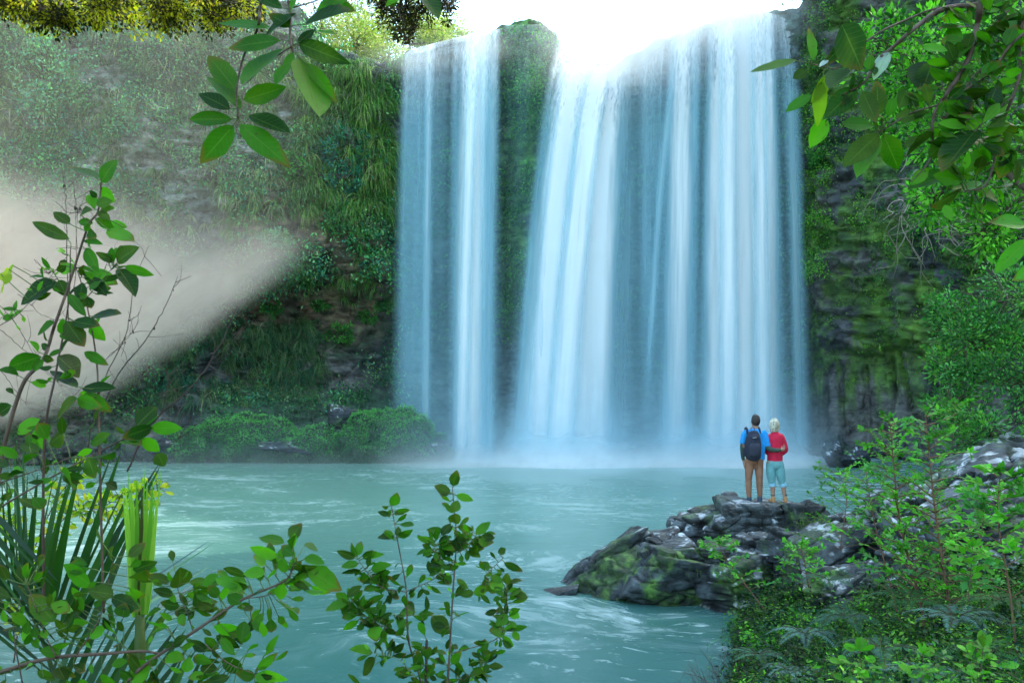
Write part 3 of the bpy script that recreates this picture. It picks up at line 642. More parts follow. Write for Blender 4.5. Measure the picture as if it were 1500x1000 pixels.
for (px, py, rx, ry, y_, lb, sd_) in [(365, 654, 115, 56, 47.0, 'wide mound of bright moss and ferns left of the falls', 21), (572, 657, 95, 66, 46.8, 'rounded green mound partly behind the left veil of water', 22), (285, 655, 50, 40, 46.8, 'low mossy mound at the left end of the far bank', 23), (460, 655, 52, 42, 46.8, 'small dark mound between the two green mounds', 24)]:
    s = y_/F; c = W(px, py+8, y_); e = empty('moss_mound', (c[0], c[1], 0), lb, 'mossy bank')
    mb = MB(); th = np.linspace(0, 2*np.pi, 48); ph = np.linspace(0, np.pi, 24); A_, B_ = np.meshgrid(th, ph, indexing='ij')
    d = np.stack([np.cos(A_)*np.sin(B_), np.sin(A_)*np.sin(B_), np.cos(B_)], -1)
    V = c+d*np.array([rx*s*.93, 1.2, ry*s*.9])*(.50+.95*fbm(d*2.2+sd_, 4, sd_, .6))[..., None]; a_, b_ = A_.shape
    ii = (np.arange(a_-1)[:, None]*b_+np.arange(b_-1)[None]).ravel(); mb.add(V.reshape(-1, 3), np.stack([ii, ii+1, ii+b_+1, ii+b_], 1), (.03, .07, .035)); mb.build('rock', M_BOULD, e)
    mb = MB(); nL = int(rx*ry*2.2); r = np.random.default_rng(sd_); d = unit(r.normal(size=(nL, 3))); d[:, 1] = -np.abs(d[:, 1])
    P = c+d*np.array([rx*s*.93, 1.2, ry*s*.9])*(.50+.95*fbm(d*2.2+sd_, 4, sd_, .6))[:, None]*1.03
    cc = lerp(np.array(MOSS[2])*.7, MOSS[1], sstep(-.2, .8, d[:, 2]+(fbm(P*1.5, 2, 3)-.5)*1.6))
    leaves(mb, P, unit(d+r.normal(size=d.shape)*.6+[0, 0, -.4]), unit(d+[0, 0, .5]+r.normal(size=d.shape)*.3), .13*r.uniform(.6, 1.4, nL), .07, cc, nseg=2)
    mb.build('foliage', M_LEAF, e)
# ---------------------------------------------------------------- rocks
BOX = np.array([[1, 0, 0], [-1, 0, 0], [0, 1, 0], [0, -1, 0], [0, 0, 1], [0, 0, -1]], float)
def rock(name, c, rad, label, seed, rot=(0, 0, 0), top=None, moss=.3, lichen=0., base=(.10, .125, .15), nplanes=15, group=None, rough=1., cat='rock', res=1., boxy=False):
    r = np.random.default_rng(seed); a_, b_ = int((150 if boxy else 110)*res), int((90 if boxy else 64)*res)
    th = np.linspace(0, 2*np.pi, a_); ph = np.linspace(0.001, np.pi-.001, b_); A_, B_ = np.meshgrid(th, ph, indexing='ij')
    d = np.stack([np.cos(A_)*np.sin(B_), np.sin(A_)*np.sin(B_), np.cos(B_)], -1)
    pn = unit(r.normal(size=(nplanes, 3))); pd = r.uniform(.72, 1.0, nplanes)
    pn = np.vstack([pn, [[1, 0, 0], [-1, 0, 0], [0, 1, 0], [0, -1, 0], [0, 0, -1]]]); pd = np.r_[pd, np.ones(5)*.95]
    if boxy:
        pn = unit(BOX+r.normal(size=(6, 3))*.20); pn = np.vstack([pn, unit(r.normal(size=(9, 3)))]); pd = np.r_[np.full(6, .80), r.uniform(.86, 1.1, 9)]
    if top: pn = np.vstack([pn, unit([[.02, -.10, 1]])]); pd = np.r_[pd, top]
    dot = np.einsum('abi,ni->abn', d, pn); rr = np.where(dot > .05, pd/np.maximum(dot, .05), 9); 
    rs = -np.log(np.exp(-rr*45).sum(-1))/45; rs = np.minimum(rs, 1.45)
    L_ = d*rs[..., None]*np.array(rad)
    from mathutils import Euler
    R = np.array(Euler(rot).to_matrix()); V = L_@R.T; Wp = V+np.array(c)
    n = (fbm(Wp/.55, 4, seed)-.5)*.16+(fbm(Wp/.12, 4, seed+5)-.5)*.09
    st_ = np.abs(fbm(Wp*[.9, .9, 4.2]@R, 3, seed+9)-.5)*-.16
    cr = cell((Wp@R)*[.85, .85, 2.3]/(.9 if boxy else .62)+fbm(Wp/.4, 3, 4)[..., None]*.45, seed+3); st_ = st_-.06*np.exp(-(cr[1]/.05)**2)+(cr[2]-.5)*(.15 if boxy else .10)
    if boxy:
        lg = np.abs(fbm((Wp@R)*[.5, .5, 3.2]+seed, 3, seed+12)-.5); st_ = st_-.09*np.exp(-(lg/.022)**2); n = n*.75
    dd = (d@R.T); Wp = Wp+dd*((n+st_)*rough*min(1., np.mean(rad)*1.3))[..., None]
    ii = (np.arange(a_-1)[:, None]*b_+np.arange(b_-1)[None]).ravel(); Fq = np.stack([ii, ii+1, ii+b_+1, ii+b_], 1)
    nr = unit(np.cross(np.gradient(Wp, axis=1), np.gradient(Wp, axis=0))); s_ = np.sign((nr*dd).sum(-1).mean()) or 1; nr = nr*s_
    f1 = fbm(Wp/.5, 4, 77); f2 = fbm(Wp/.13, 3, 78)
    C = lerp(np.array(base)*.45, np.array(base)*1.5, sstep(.3, .7, f2))
    if boxy: C = lerp(C, np.array(base)*.2, np.exp(-(lg/.02)**2)*.8)
    C = lerp(C, np.array(base)*1.6, sstep(.25, .9, nr[..., 2])*.5*sstep(.45, .65, f2))  # faces turned upward painted lighter as a highlight
    C = lerp(C, np.array(base)*.18, np.exp(-(cr[1]/.05)**2)*.8)
    ms = sstep(.62-.3*moss, .74-.3*moss, f1+.12*nr[..., 2]*.6+.1*(f2-.5))*min(1, moss*3)
    C = lerp(C, lerp((.02, .055, .012), (.10, .22, .02), sstep(.38, .72, f2)), ms*.85)
    if lichen: C = lerp(C, (.55, .6, .62), sstep(.66-.12*lichen, .72-.12*lichen, fbm(Wp/.22, 5, 79, .65)+.10*nr[..., 2]-.03)*.8)
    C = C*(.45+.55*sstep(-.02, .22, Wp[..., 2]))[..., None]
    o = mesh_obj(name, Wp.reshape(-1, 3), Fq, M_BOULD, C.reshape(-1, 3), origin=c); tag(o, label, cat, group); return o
# (px, py, D, rx, ry, rz, rot, moss, lichen, top, label)
RK = [
 (912, 858, 16.1, 1.35, .8, .60, (.15, -.42, .15), .50, 0, None, 'leaning mossy slab at the left tip of the outcrop'),
 (876, 836, 16.6, 1.30, .5, .36, (.2, -.66, .1), .25, .1, None, 'long dark slab rising behind the mossy slab'),
 (930, 794, 16.9, .34, .4, .28, (0, -.5, .5), .15, .0, None, 'small pointed rock on top of the mossy slab'),
 (822, 872, 16.0, .42, .4, .20, (0, -.35, 0), .1, .1, None, 'little wet rock at the very tip by the water'),
 (985, 852, 15.6, 1.00, .9, .68, (0, .1, .3), .75, 0, None, 'mossy block at the waterline in the middle of the outcrop'),
 (1075, 862, 15.2, .95, .9, .72, (0, .05, .8), .6, .05, None, 'mossy block at the waterline under the leafy sprig'),
 (975, 800, 16.4, .62, .6, .34, (0, -.15, .3), .1, .1, .8, 'dark flat rock above the left mossy slab'),
 (990, 815, 15.7, .55, .5, .30, (0, -.1, .2), .2, .25, .75, 'flat rock with a pale blue top'),
 (1030, 770, 17.2, .80, .7, .42, (0, -.22, .2), .15, .1, .8, 'low sloping slab left of the man\'s boots'),
 (1072, 772, 16.4, .55, .5, .40, (0, -.25, .5), .2, .05, .8, 'wedge shaped block in front of the man'),
 (1110, 786, 16.9, 1.05, .9, .78, (0, 0, .3), .1, .1, .80, 'broad flat topped rock under the man and woman'),
 (1150, 768, 16.8, .62, .7, .50, (0, .05, .1), .1, .12, .85, 'rounded grey rock beside the woman\'s feet'),
 (1182, 775, 16.2, .50, .5, .52, (0, .25, .2), .35, 0, None, 'dark arched rock right of the woman'),
 (1108, 800, 15.6, .52, .5, .26, (0, -.05, .1), .1, .1, .8, 'upper step of the stepped rocks below the couple'),
 (1112, 822, 15.1, .62, .5, .26, (0, .03, .2), .1, .1, .8, 'lower step of the stepped rocks below the couple'),
 (1050, 820, 15.6, .6, .5, .42, (0, .1, .6), .5, .05, None, 'rounded block left of the stepped rocks'),
 (1150, 812, 15.0, .42, .5, .5, (0, .1, .6), .2, .1, None, 'upright block between the steps and the pale boulder'),
 (1222, 815, 13.6, .92, .7, .55, (0, -.42, .15), .25, .45, None, 'lichen speckled boulder sloping up to the right'),
 (1262, 795, 14.2, .70, .6, .60, (0, -.2, .5), .15, .5, None, 'grey boulder behind the lichen speckled one'),
 (1338, 745, 13.4, .95, .8, .45, (0, -.42, .1), .25, .55, None, 'long pale slab white with lichen'),
 (1425, 712, 12.8, 1.10, .9, .42, (0, -.46, .1), .2, .5, None, 'large tilted slab under the right shrub'),
 (1340, 812, 12.0, .50, .5, .52, (0, .1, .5), .1, .7, None, 'white crusted rock between the two thin stems'),
 (1440, 775, 11.5, .8, .7, .5, (0, -.2, .5), .2, .3, None, 'dark rock shaded by the tilted slab'),
 (1250, 862, 12.0, .75, .6, .42, (0, -.3, .5), .3, .2, None, 'low grey rock half covered by undergrowth'),
 (1495, 680, 14., 1.1, 1., .7, (0, -.3, .4), .2, .4, None, 'boulder at the right edge under the shrub'),
 (1225, 665, 44., 1.0, .8, .8, (0, .2, .4), .1, .05, None, 'wet black boulder at the far waterline right of the falls'),
 (1255, 672, 43., .8, .8, .5, (0, .1, .9), .1, .05, None, 'second wet boulder on the far right waterline'),
 (500, 612, 47., .9, .8, .7, (0, .2, .4), .2, .05, None, 'blue grey boulder between the mossy mounds'),
 (640, 655, 46.5, .9, .8, .5, (0, .3, .4), .1, .05, None, 'wet boulder in the spray under the left fall'),
 (250, 655, 46.5, 1.3, .8, .5, (0, .1, .4), .2, .05, None, 'dark boulder at the foot of the left bank'),
 (420, 655, 46.0, 1.6, .8, .4, (0, .1, .1), .2, .05, None, 'long low boulder at the far waterline'),
]
for i, (px, py, D, rx, ry, rz, rot, mo, li, tp_, lb) in enumerate(RK):
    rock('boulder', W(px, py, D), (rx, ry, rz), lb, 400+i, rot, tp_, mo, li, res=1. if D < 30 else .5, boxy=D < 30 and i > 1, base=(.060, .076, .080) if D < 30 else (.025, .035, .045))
# the couple's rock must carry their boots
def settle():
    from mathutils.bvhtree import BVHTree
    o = [q for q in COL.objects if q.get('label', '').startswith('broad flat topped rock')][0]; me = o.data
    z0 = 3.7-(736-HZ)*17./F; dz = []
    bt = BVHTree.FromPolygons([v.co+o.location for v in me.vertices], [list(p.vertices) for p in me.polygons])
    for px in (1098, 1113, 1134, 1151):
        x = (px-750)*17./F; h = bt.ray_cast(Vector((x, 17.03, 9)), Vector((0, 0, -1)))[0]
        if h: dz.append(z0+.025-h.z)
    dz = float(np.mean(dz)); o.location.z += dz
    # press the top flat around the boots so that each sole rests on stone
    for v in me.vertices:
        w_ = v.co+o.location
        if w_.z > z0-.25 and 4.5 < w_.x < 5.7 and 16.7 < w_.y < 17.4: v.co.z += (z0+.012-w_.z)*.85
settle()
for o in [q for q in COL.objects if q.name.startswith('boulder') and q.location.y < 20]:      # nothing stands higher than the soles in front of the boots
    n_ = len(o.data.vertices); a_ = np.empty(n_*3, np.float32); o.data.vertices.foreach_get('co', a_); a_ = a_.reshape(-1, 3); w_ = a_+np.array(o.location)
    zc = 3.7-(736.5-HZ)*w_[:, 1]/F+(fbm(w_/.25, 3, 5)-.62)*.16; s_ = win(4.62, 5.50, w_[:, 0], .16)*(w_[:, 1] < 16.95)*(w_[:, 1] > 14.5)
    ex = np.maximum(w_[:, 2]-zc, 0); a_[:, 2] -= ex*s_*.9; o.data.vertices.foreach_set('co', a_.ravel()); o.data.update()
# ---------------------------------------------------------------- near bank: saplings, ferns, undergrowth
def gz(x, y): return float(ground(np.array([x]), np.array([y]))[0])
def sapling(name, pts, label, seed, nbr=14, bl=.35, L=.06, cols=GR, r0=.012, per=7, cat='sapling', asp=.5, group=None, start=.25, mat=None, barkc=(.12, .08, .05), whorl=False, nseg=3, upb=.35, prof='obov', top=True):
    r = np.random.default_rng(seed); ln = smooth_line(pts, 40); e = empty(name, ln[0], label, cat, group)
    mb = MB(); tube(mb, ln, np.linspace(r0, r0*.25, 40), barkc); lm = MB()
    cols = np.array(cols)
    for b in range(nbr):
        t = start+(1-start)*(b+.5*r.random())/nbr; q = ln[min(39, int(t*39))]; a = b*2.4+r.random()
        l_ = bl*(1.15-t*.75)*r.uniform(.6, 1.2); d = unit(np.array([math.cos(a), math.sin(a), upb+r.uniform(-.2, .3)]))
        bp = smooth_line([q, q+d*l_*.5+[0, 0, .03*l_], q+d*l_+[0, 0, r.uniform(-.12, .12)*l_]], 9)
        tube(mb, bp, np.linspace(r0*.4, r0*.15, 9), barkc, k=4)
        c0 = cols[r.integers(0, len(cols))]
        n = per; tt_ = np.linspace(.25, 1, n); P = np.stack([np.interp(tt_, np.linspace(0, 1, 9), bp[:, i]) for i in range(3)], 1)
        s = np.cross(d, [0, 0, 1.]); sg = np.where(np.arange(n) % 2 == 0, 1, -1)[:, None]
        D_ = unit(d*.7+s*sg*(.9-.5*tt_[:, None])+[0, 0, .1]+r.normal(size=(n, 3))*.25); D_[-1] = d
        leaves(lm, P, D_, unit(np.array([0, -.35, 1.])+r.normal(size=(n, 3))*.35), L*r.uniform(.65, 1.2, n), L*asp, c0, prof=prof, nseg=nseg, cvar=.15)
        if whorl:
            D2 = unit(d+r.normal(size=(5, 3))*.7); leaves(lm, np.repeat(bp[-1:], 5, 0), D2, unit(np.array([0, -.4, 1.])+r.normal(size=(5, 3))*.3), L*r.uniform(.7, 1.2, 5), L*asp, c0*1.2, prof=prof, nseg=nseg)
    if top: leaves(lm, np.repeat(ln[-1:], 6, 0), unit(r.normal(size=(6, 3))*.7+[0, 0, .9]), unit(r.normal(size=(6, 3))*.6+[0, -.6, .6]), L*r.uniform(.8, 1.2, 6), L*asp, cols[-2]*1.3, prof=prof, nseg=nseg)
    mb.build('stem', M_BARK, e); lm.build('foliage', mat or M_LEAF, e); return e
SG = [(.09, .36, .02), (.13, .46, .04), (.05, .22, .02), (.08, .30, .07)]
def S(*p): return [W(*q) for q in p]
for a in [
  (S((1365, 985, 8.6), (1345, 870, 8.7), (1318, 760, 8.8), (1303, 612, 9.)), 'tall sapling with a thin brown stem left of its twin', 1, 56, .65),
  (S((1405, 985, 8.3), (1388, 870, 8.3), (1370, 750, 8.4), (1355, 600, 8.5)), 'tall sapling with a thin brown stem right of its twin', 2, 56, .65),
  (S((1330, 970, 9.5), (1305, 860, 9.7), (1282, 770, 9.9), (1268, 690, 10.)), 'slender leafy sapling in front of the speckled boulder', 3, 30, .6),
  (S((1490, 960, 6.6), (1478, 860, 6.7), (1462, 760, 6.8), (1465, 690, 6.9)), 'sapling with larger leaves near the right edge', 4, 26, .5),
  (S((1240, 860, 13.), (1232, 800, 13.), (1240, 730, 13.2), (1228, 690, 13.2)), 'bushy sapling behind the rocks right of the couple', 5, 36, .9),
  (S((1290, 800, 14.), (1285, 740, 14.), (1300, 680, 14.), (1292, 640, 14.)), 'bushy sapling rising behind the pale slab', 6, 36, .9),
  (S((1400, 800, 14.), (1400, 700, 14.), (1395, 640, 14.), (1400, 590, 14.)), 'sapling in front of the dark rock columns', 7, 40, .9),
  (S((1130, 905, 12.6), (1095, 860, 12.8), (1062, 815, 13.), (1050, 790, 13.)), 'low leafy sprig leaning over the mossy outcrop', 8, 22, .45),
  (S((1200, 900, 12.), (1185, 860, 12.), (1178, 820, 12.), (1172, 800, 12.)), 'short leafy plant below the speckled boulder', 9, 22, .5),
  (S((1440, 900, 9.), (1432, 830, 9.), (1440, 760, 9.), (1430, 720, 9.)), 'sapling among the ferns at the right', 10, 26, .5),
]:
    sapling('sapling', a[0], a[1], 500+a[2], nbr=a[3], bl=a[4], L=.075 if a[2] != 4 else .095, cols=SG, per=14, whorl=True, asp=.5, nseg=2, r0=.020 if a[2] < 3 else .012, barkc=(.17, .09, .05), start=.3)
for i, (px, py, D, tx, ty, lb) in enumerate([(1262, 1060, 5.2, 1258, 952, 'small bright broad leaved seedling at the bottom edge below the ferns'), (1345, 1060, 5.0, 1352, 958, 'bright broad leaved seedling right of its smaller neighbour'), (1430, 1070, 4.8, 1440, 948, 'broad leaved seedling in the bottom right corner'), (1418, 880, 6.4, 1425, 800, 'leafy twig with large bright leaves among the thin stems')]):
    sapling('seedling', S((px, py, D), (px+4, (py+ty)/2, D), (tx, ty, D)), lb, 560+i, nbr=9, bl=.17, L=.085, cols=[(.10, .42, .02), (.14, .50, .04), (.07, .28, .02), (.10, .4, .03)], per=4, asp=.55, nseg=6, mat=M_BIGLEAF, r0=.005, start=.35, cat='seedling')
def fern(px, py, D, label, seed, L=.7, nf=9, col=(.07, .19, .10), flat=.5):
    r = np.random.default_rng(seed); c = W(px, py, D); e = empty('fern', c, label, 'fern', 'ferns on the right bank')
    for i in range(nf):
        a = i*2*np.pi/nf+r.uniform(-.3, .3); d = np.array([math.cos(a), math.sin(a), 0]); l_ = L*r.uniform(.7, 1.15); m_ = 26
        t = np.linspace(0, 1, m_)[:, None]; pts = c+d*l_*t+np.array([0, 0, 1.])*(l_*(.75*t-.85*t**2)*r.uniform(.6, 1.1)); mb = MB()
        tube(mb, pts, np.linspace(.004, .001, m_), (.10, .09, .04), k=4)
        T = unit(np.gradient(pts, axis=0)); s = unit(np.cross(T, [0, 0, 1.])); wdt = np.sin(np.pi*np.clip(t*.93+.05, 0, 1)**.7)*l_*.22
        for sg in (1, -1):
            q = slice(3, m_-1); k_ = m_-4
            leaves(mb, pts[q], unit(s[q]*sg+T[q]*.45+[0, 0, -.12]), unit(np.cross(s[q], T[q])*1+[0, 0, .3]), wdt[q, 0]+.01, .024*l_/.6, np.array(col)*r.uniform(.75, 1.3), prof='lance', nseg=2, fold=.1)
        mb.build('frond', M_FERN, e)
for i, (px, py, D, L) in enumerate([(1240, 905, 8.6, .8), (1330, 880, 8.2, .8), (1400, 905, 7.6, .8), (1290, 950, 7.0, .75), (1440, 955, 6.4, .7), (1180, 930, 8.8, .7), (1215, 850, 10., .6), (1370, 845, 9., .6), (1350, 985, 6.2, .6), (1110, 960, 8.8, .6), (1470, 880, 7.4, .7), (1160, 985, 7.8, .55)]):
    lb = ['large blue green fern with arching fronds below the boulder', 'fern between the two brown stems', 'wide fern right of the thin stems', 'fern arching low in the bottom right corner area', 'fern near the bottom right corner', 'fern on the left slope of the bank', 'small fern under the speckled boulder', 'small fern behind the thin stems', 'lowest fern at the bottom edge', 'fern hanging over the water\'s edge', 'fern by the right edge of the picture', 'small fern at the left foot of the bank'][i]
    fern(px, py, D, lb, 600+i, L*.58, 7 if i % 2 else 8, [(.04, .13, .07), (.03, .12, .03), (.10, .2, .16)][i % 3])
def undergrowth():
    r = np.random.default_rng(9); n = 5200; y = r.uniform(3.8, 15.5, n*4); xs_ = shore(y)+r.uniform(-.15, 11, n*4); p = 750+F*xs_/y
    z = ground(xs_, y); q = HZ-F*(z-CZ)/y; ok = (p < 1900) & (p > 1000) & (q > 760) & (q < 1120) & ~((p < 1080) & (q < 890)) & ~((p < 1310) & (q < 835)); ok &= (p > 1075+(y > 0)*np.clip((960-q)*.05, -20, 20)) | (q < 940)
    xs_, y, z = xs_[ok][:n], y[ok][:n], z[ok][:n]; n = len(xs_); base = np.stack([xs_, y, z], 1); mb = MB()
    cl = np.array([(.035, .14, .02), (.10, .36, .02), (.012, .06, .02), (.02, .09, .05), (.14, .34, .03), (.015, .07, .015)])
    m_ = 22
    for part in range(2):
        h = r.uniform(.2, .62, n)*(1 if part else .5); d = unit(np.stack([r.normal(size=n)*.45, r.normal(size=n)*.45, np.ones(n)], 1)); d = unit(d+[-.15, -.25, 0])
        t = np.tile(np.linspace(.15, 1, m_), n)[:, None]; P = np.repeat(base, m_, 0)+np.repeat(d*h[:, None], m_, 0)*t+r.normal(size=(n*m_, 3))*.045
        D_ = unit(r.normal(size=(n*m_, 3))*[1, 1, .4]+[0, 0, .15]); N_ = unit(r.normal(size=(n*m_, 3))*.4+[0, -.2, 1])
        sz = np.repeat(r.uniform(.020, .072, n)*(.6+base[:, 1]/20), m_); dk = .30+1.15*sstep(.38, .62, fbm(base/.42, 3, 431)); ccx = np.repeat(cl[r.integers(0, len(cl), n)]*dk[:, None], m_, 0)*(.35+.8*t)  # dark patches and darker bases paint shaded gaps into the leaves
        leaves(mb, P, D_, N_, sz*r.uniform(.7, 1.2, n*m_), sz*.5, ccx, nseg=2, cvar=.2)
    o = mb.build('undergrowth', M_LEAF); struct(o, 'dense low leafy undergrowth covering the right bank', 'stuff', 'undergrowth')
    mb = MB(); k_ = 16; P = np.repeat(base[::2], k_, 0)+r.normal(size=(len(base[::2])*k_, 3))*[.08, .08, .01]; O = unit(r.normal(size=P.shape)*[1, 1, 0]+[0, 0, 1.2])
    blades(mb, P, O, r.uniform(.2, .6, len(P)), .007, r.uniform(.2, 1.1, len(P)), np.repeat(cl[r.integers(0, 6, len(base[::2]))]*1.1, k_, 0), nseg=5, up=.3)
    struct(mb.build('bank_grass', M_LEAF), 'thin grass and sedge growing through the undergrowth', 'stuff', 'grass')
undergrowth()
tw = empty('dead_bush', W(1060, 960, 10.6), 'leafless grey twiggy bush standing in the water at the left foot of the bank', 'dead bush')
mb = MB(); r_ = np.random.default_rng(3); b0 = W(1065, 985, 10.6); b0[2] = -.1
for i in range(34):
    d = unit([r_.uniform(-1.1, .5), r_.uniform(-.4, .4), r_.uniform(.2, .9)]); l_ = r_.uniform(.3, .75); q = b0+d*l_*.55+r_.normal(size=3)*.04
    tube(mb, smooth_line([b0, q, b0+d*l_+r_.normal(size=3)*.09], 12), np.linspace(.005, .0015, 12), (.13, .11, .09), k=4)
    for _ in range(4):
        d2 = unit(d+r_.normal(size=3)*.8); q2 = q+d*l_*r_.uniform(0, .4); tube(mb, smooth_line([q2, q2+d2*.1, q2+d2*.2+r_.normal(size=3)*.03], 6), np.linspace(.002, .001, 6), (.13, .11, .09), k=4)
mb.build('stem', M_BARK, tw)
# tufts on the outcrop
def outgrass():
    mb = MB(); r = np.random.default_rng(12)
    for (px, py, D, n, l) in [(918, 880, 15.3, 120, .28), (1058, 745, 16.9, 60, .14), (1020, 752, 16.9, 40, .1), (1188, 770, 15.6, 120, .25), (1140, 785, 15.6, 50, .16), (1205, 760, 15.6, 100, .25), (1010, 835, 14.9, 60, .2), (1245, 770, 15., 120, .25)]:
        c = W(px, py, D); P = c+r.normal(size=(n, 3))*[.22, .1, .05]; blades(mb, P, unit(r.normal(size=(n, 3))+[0, -.6, .8]), r.uniform(.5, 1.2, n)*l, .010, r.uniform(.5, 1.6, n), pick([(.12, .25, .04), (.07, .17, .04), (.2, .24, .08)], n))
    struct(mb.build('rock_grass', M_LEAF), 'grass tufts growing in the cracks of the outcrop', 'stuff', 'grass')
outgrass()
# right hand shrubs and tree
def big_shrub(name, blobs, label, cat, cols, L, trunk, seed, nl=26, r0=.06, asp=.48, mat=None, prof='oval', droop=0., spread=.3):
    e = empty(name, trunk[0], label, cat); lm = MB(); mb = MB(); ln = smooth_line(trunk, 24); tube(mb, ln, np.linspace(r0, r0*.35, 24), (.10, .075, .05), k=8)
    for i, (c, rad, ncl) in enumerate(blobs):
        C = crown(lm, c, rad, ncl, nl, L, cols, seed+i, spread=spread, asp=asp, shell=.35, prof=prof, droop=droop)
        hub = np.asarray(c); a = ln[np.argmin(np.linalg.norm(ln-hub, axis=1))]
        tube(mb, smooth_line([a, (a+hub)/2+[0, 0, .1], hub], 8), np.linspace(r0*.5, r0*.25, 8), (.10, .075, .05), k=5)
        for q in C[::3]: tube(mb, smooth_line([hub, (hub+q)/2+rng.normal(size=3)*.06, q], 6), np.linspace(r0*.2, r0*.06, 6), (.12, .09, .06), k=4)
    mb.build('trunk', M_BARK, e); lm.build('crown', mat or M_LEAF, e); return e
GLOSS = [(.05, .22, .05), (.09, .32, .07), (.14, .42, .12), (.03, .13, .04), (.16, .42, .06)]
big_shrub('shrub', [(W(1475, 440, 15), (1.1, 1., .9), 90), (W(1425, 500, 15), (.95, .8, .75), 100), (W(1490, 560, 14.5), (1., .9, .9), 100), (W(1390, 535, 15), (.45, .6, .35), 40), (W(1395, 590, 15), (.5, .6, .4), 36), (W(1450, 640, 14.), (.9, .8, .5), 70), (W(1385, 450, 15), (.35, .5, .45), 26)],
          'glossy dark green shrub leaning in from the right edge', 'shrub', GLOSS, .085, S((1640, 760, 14), (1560, 640, 14.3), (1490, 560, 14.6), (1440, 500, 15)), 700)
BR = [(.14, .48, .03), (.20, .58, .05), (.07, .28, .03), (.03, .12, .03)]
big_shrub('tree', [(W(1330, 100, 12), (.9, .9, .9), 70), (W(1400, 170, 12), (.9, .9, 1.), 80), (W(1290, 60, 12), (.45, .6, .45), 26), (W(1470, 80, 12), (.9, .9, .9), 70), (W(1480, 230, 12), (.8, .9, .8), 70), (W(1370, 290, 12), (.5, .6, .5), 34), (W(1440, 340, 12.5), (.7, .7, .5), 46)],
          'bright green leafy tree behind the overhanging branch', 'tree', BR, .10, S((1830, 800, 12), (1790, 600, 12), (1700, 400, 12), (1600, 330, 12), (1480, 260, 12), (1400, 150, 12)), 730, r0=.08)
def dryvines():
    mb = MB(); r = np.random.default_rng(5)
    for i in range(70):
        p = W(r.uniform(1310, 1500), r.uniform(240, 340), r.uniform(13, 17)); d = unit(r.normal(size=3)*[1, .4, .5]); pts = [p]
        for _ in range(5): d = unit(d+r.normal(size=3)*.5+[0, 0, -.15]); pts.append(pts[-1]+d*r.uniform(.15, .35))
        tube(mb, smooth_line(pts, 16), np.linspace(.010, .004, 16), (.26, .23, .19), k=4)
    struct(mb.build('dry_vines', M_BARK), 'tangle of grey leafless vines hanging under the right tree', 'stuff', 'vines')
dryvines()
big_shrub('overhanging_tree', [(W(20, -4, 6), (.30, .4, .12), 80), (W(60, 8, 6), (.22, .4, .12), 70), (W(150, 6, 6.2), (.34, .4, .12), 110), (W(230, 6, 6.2), (.3, .4, .12), 100), (W(320, 0, 6.3), (.36, .4, .19), 110), (W(85, 22, 6.), (.14, .2, .07), 26), (W(310, 30, 6.2), (.18, .2, .11), 26)],
          'overhanging branch of tiny yellow and olive leaves along the top left', 'tree', [(.85, .68, .03), (.12, .10, .02), (.03, .03, .01), (.80, .62, .03), (.04, .05, .01)], .036, S((-140, -140, 6), (0, -40, 6.1), (180, -22, 6.2), (370, -25, 6.3)), 760, r0=.025, nl=24, droop=.3)
big_shrub('dark_tree', [(W(585, 12, 10), (.34, .4, .30), 50), (W(625, -6, 10), (.28, .3, .34), 46), (W(560, -10, 10), (.3, .3, .2), 36), (W(655, 6, 10), (.12, .2, .22), 14), (W(590, 45, 10), (.16, .2, .12), 14)],
          'dark brown foliage hanging into the top of the picture left of the sky gap', 'tree', [(.03, .03, .01), (.06, .045, .015), (.10, .08, .02), (.02, .025, .01)], .05, S((540, -160, 10), (570, -80, 10), (600, -20, 10)), 780, r0=.05, droop=.4)
for i, (px, py, D, R_, lb) in enumerate([(520, 62, 62, 3.2, 'pale sunlit tree beyond the rim left of the falls'), (600, 40, 70, 3.4, 'sunlit tree crown just left of the sky gap'), (470, 40, 66, 4.0, 'sunlit tree half hidden by the hanging leaves'), (560, 10, 74, 4.5, 'taller sunlit tree behind the dark foliage'), (655, 50, 78, 2.4, 'small washed out tree at the edge of the sky gap')]):
    c = W(px, py, D); big_shrub('rim_tree', [(c, (R_, R_, R_*.7), 90), (c+[R_*.7, 0, -R_*.4], (R_*.6, R_*.6, R_*.45), 40), (c-[R_*.7, 0, R_*.3], (R_*.6, R_*.6, R_*.45), 40)], lb, 'tree', [(.35, .38, .12), (.45, .42, .2), (.28, .32, .08)] if i < 5 else [(.2, .45, .15), (.12, .32, .1)], .30, [c-[0, 0, R_*2.2], c-[0, 0, R_], c], 800+i*7, nl=22, r0=.2)  # pale leaf colours paint in bright, washed-out sunlight
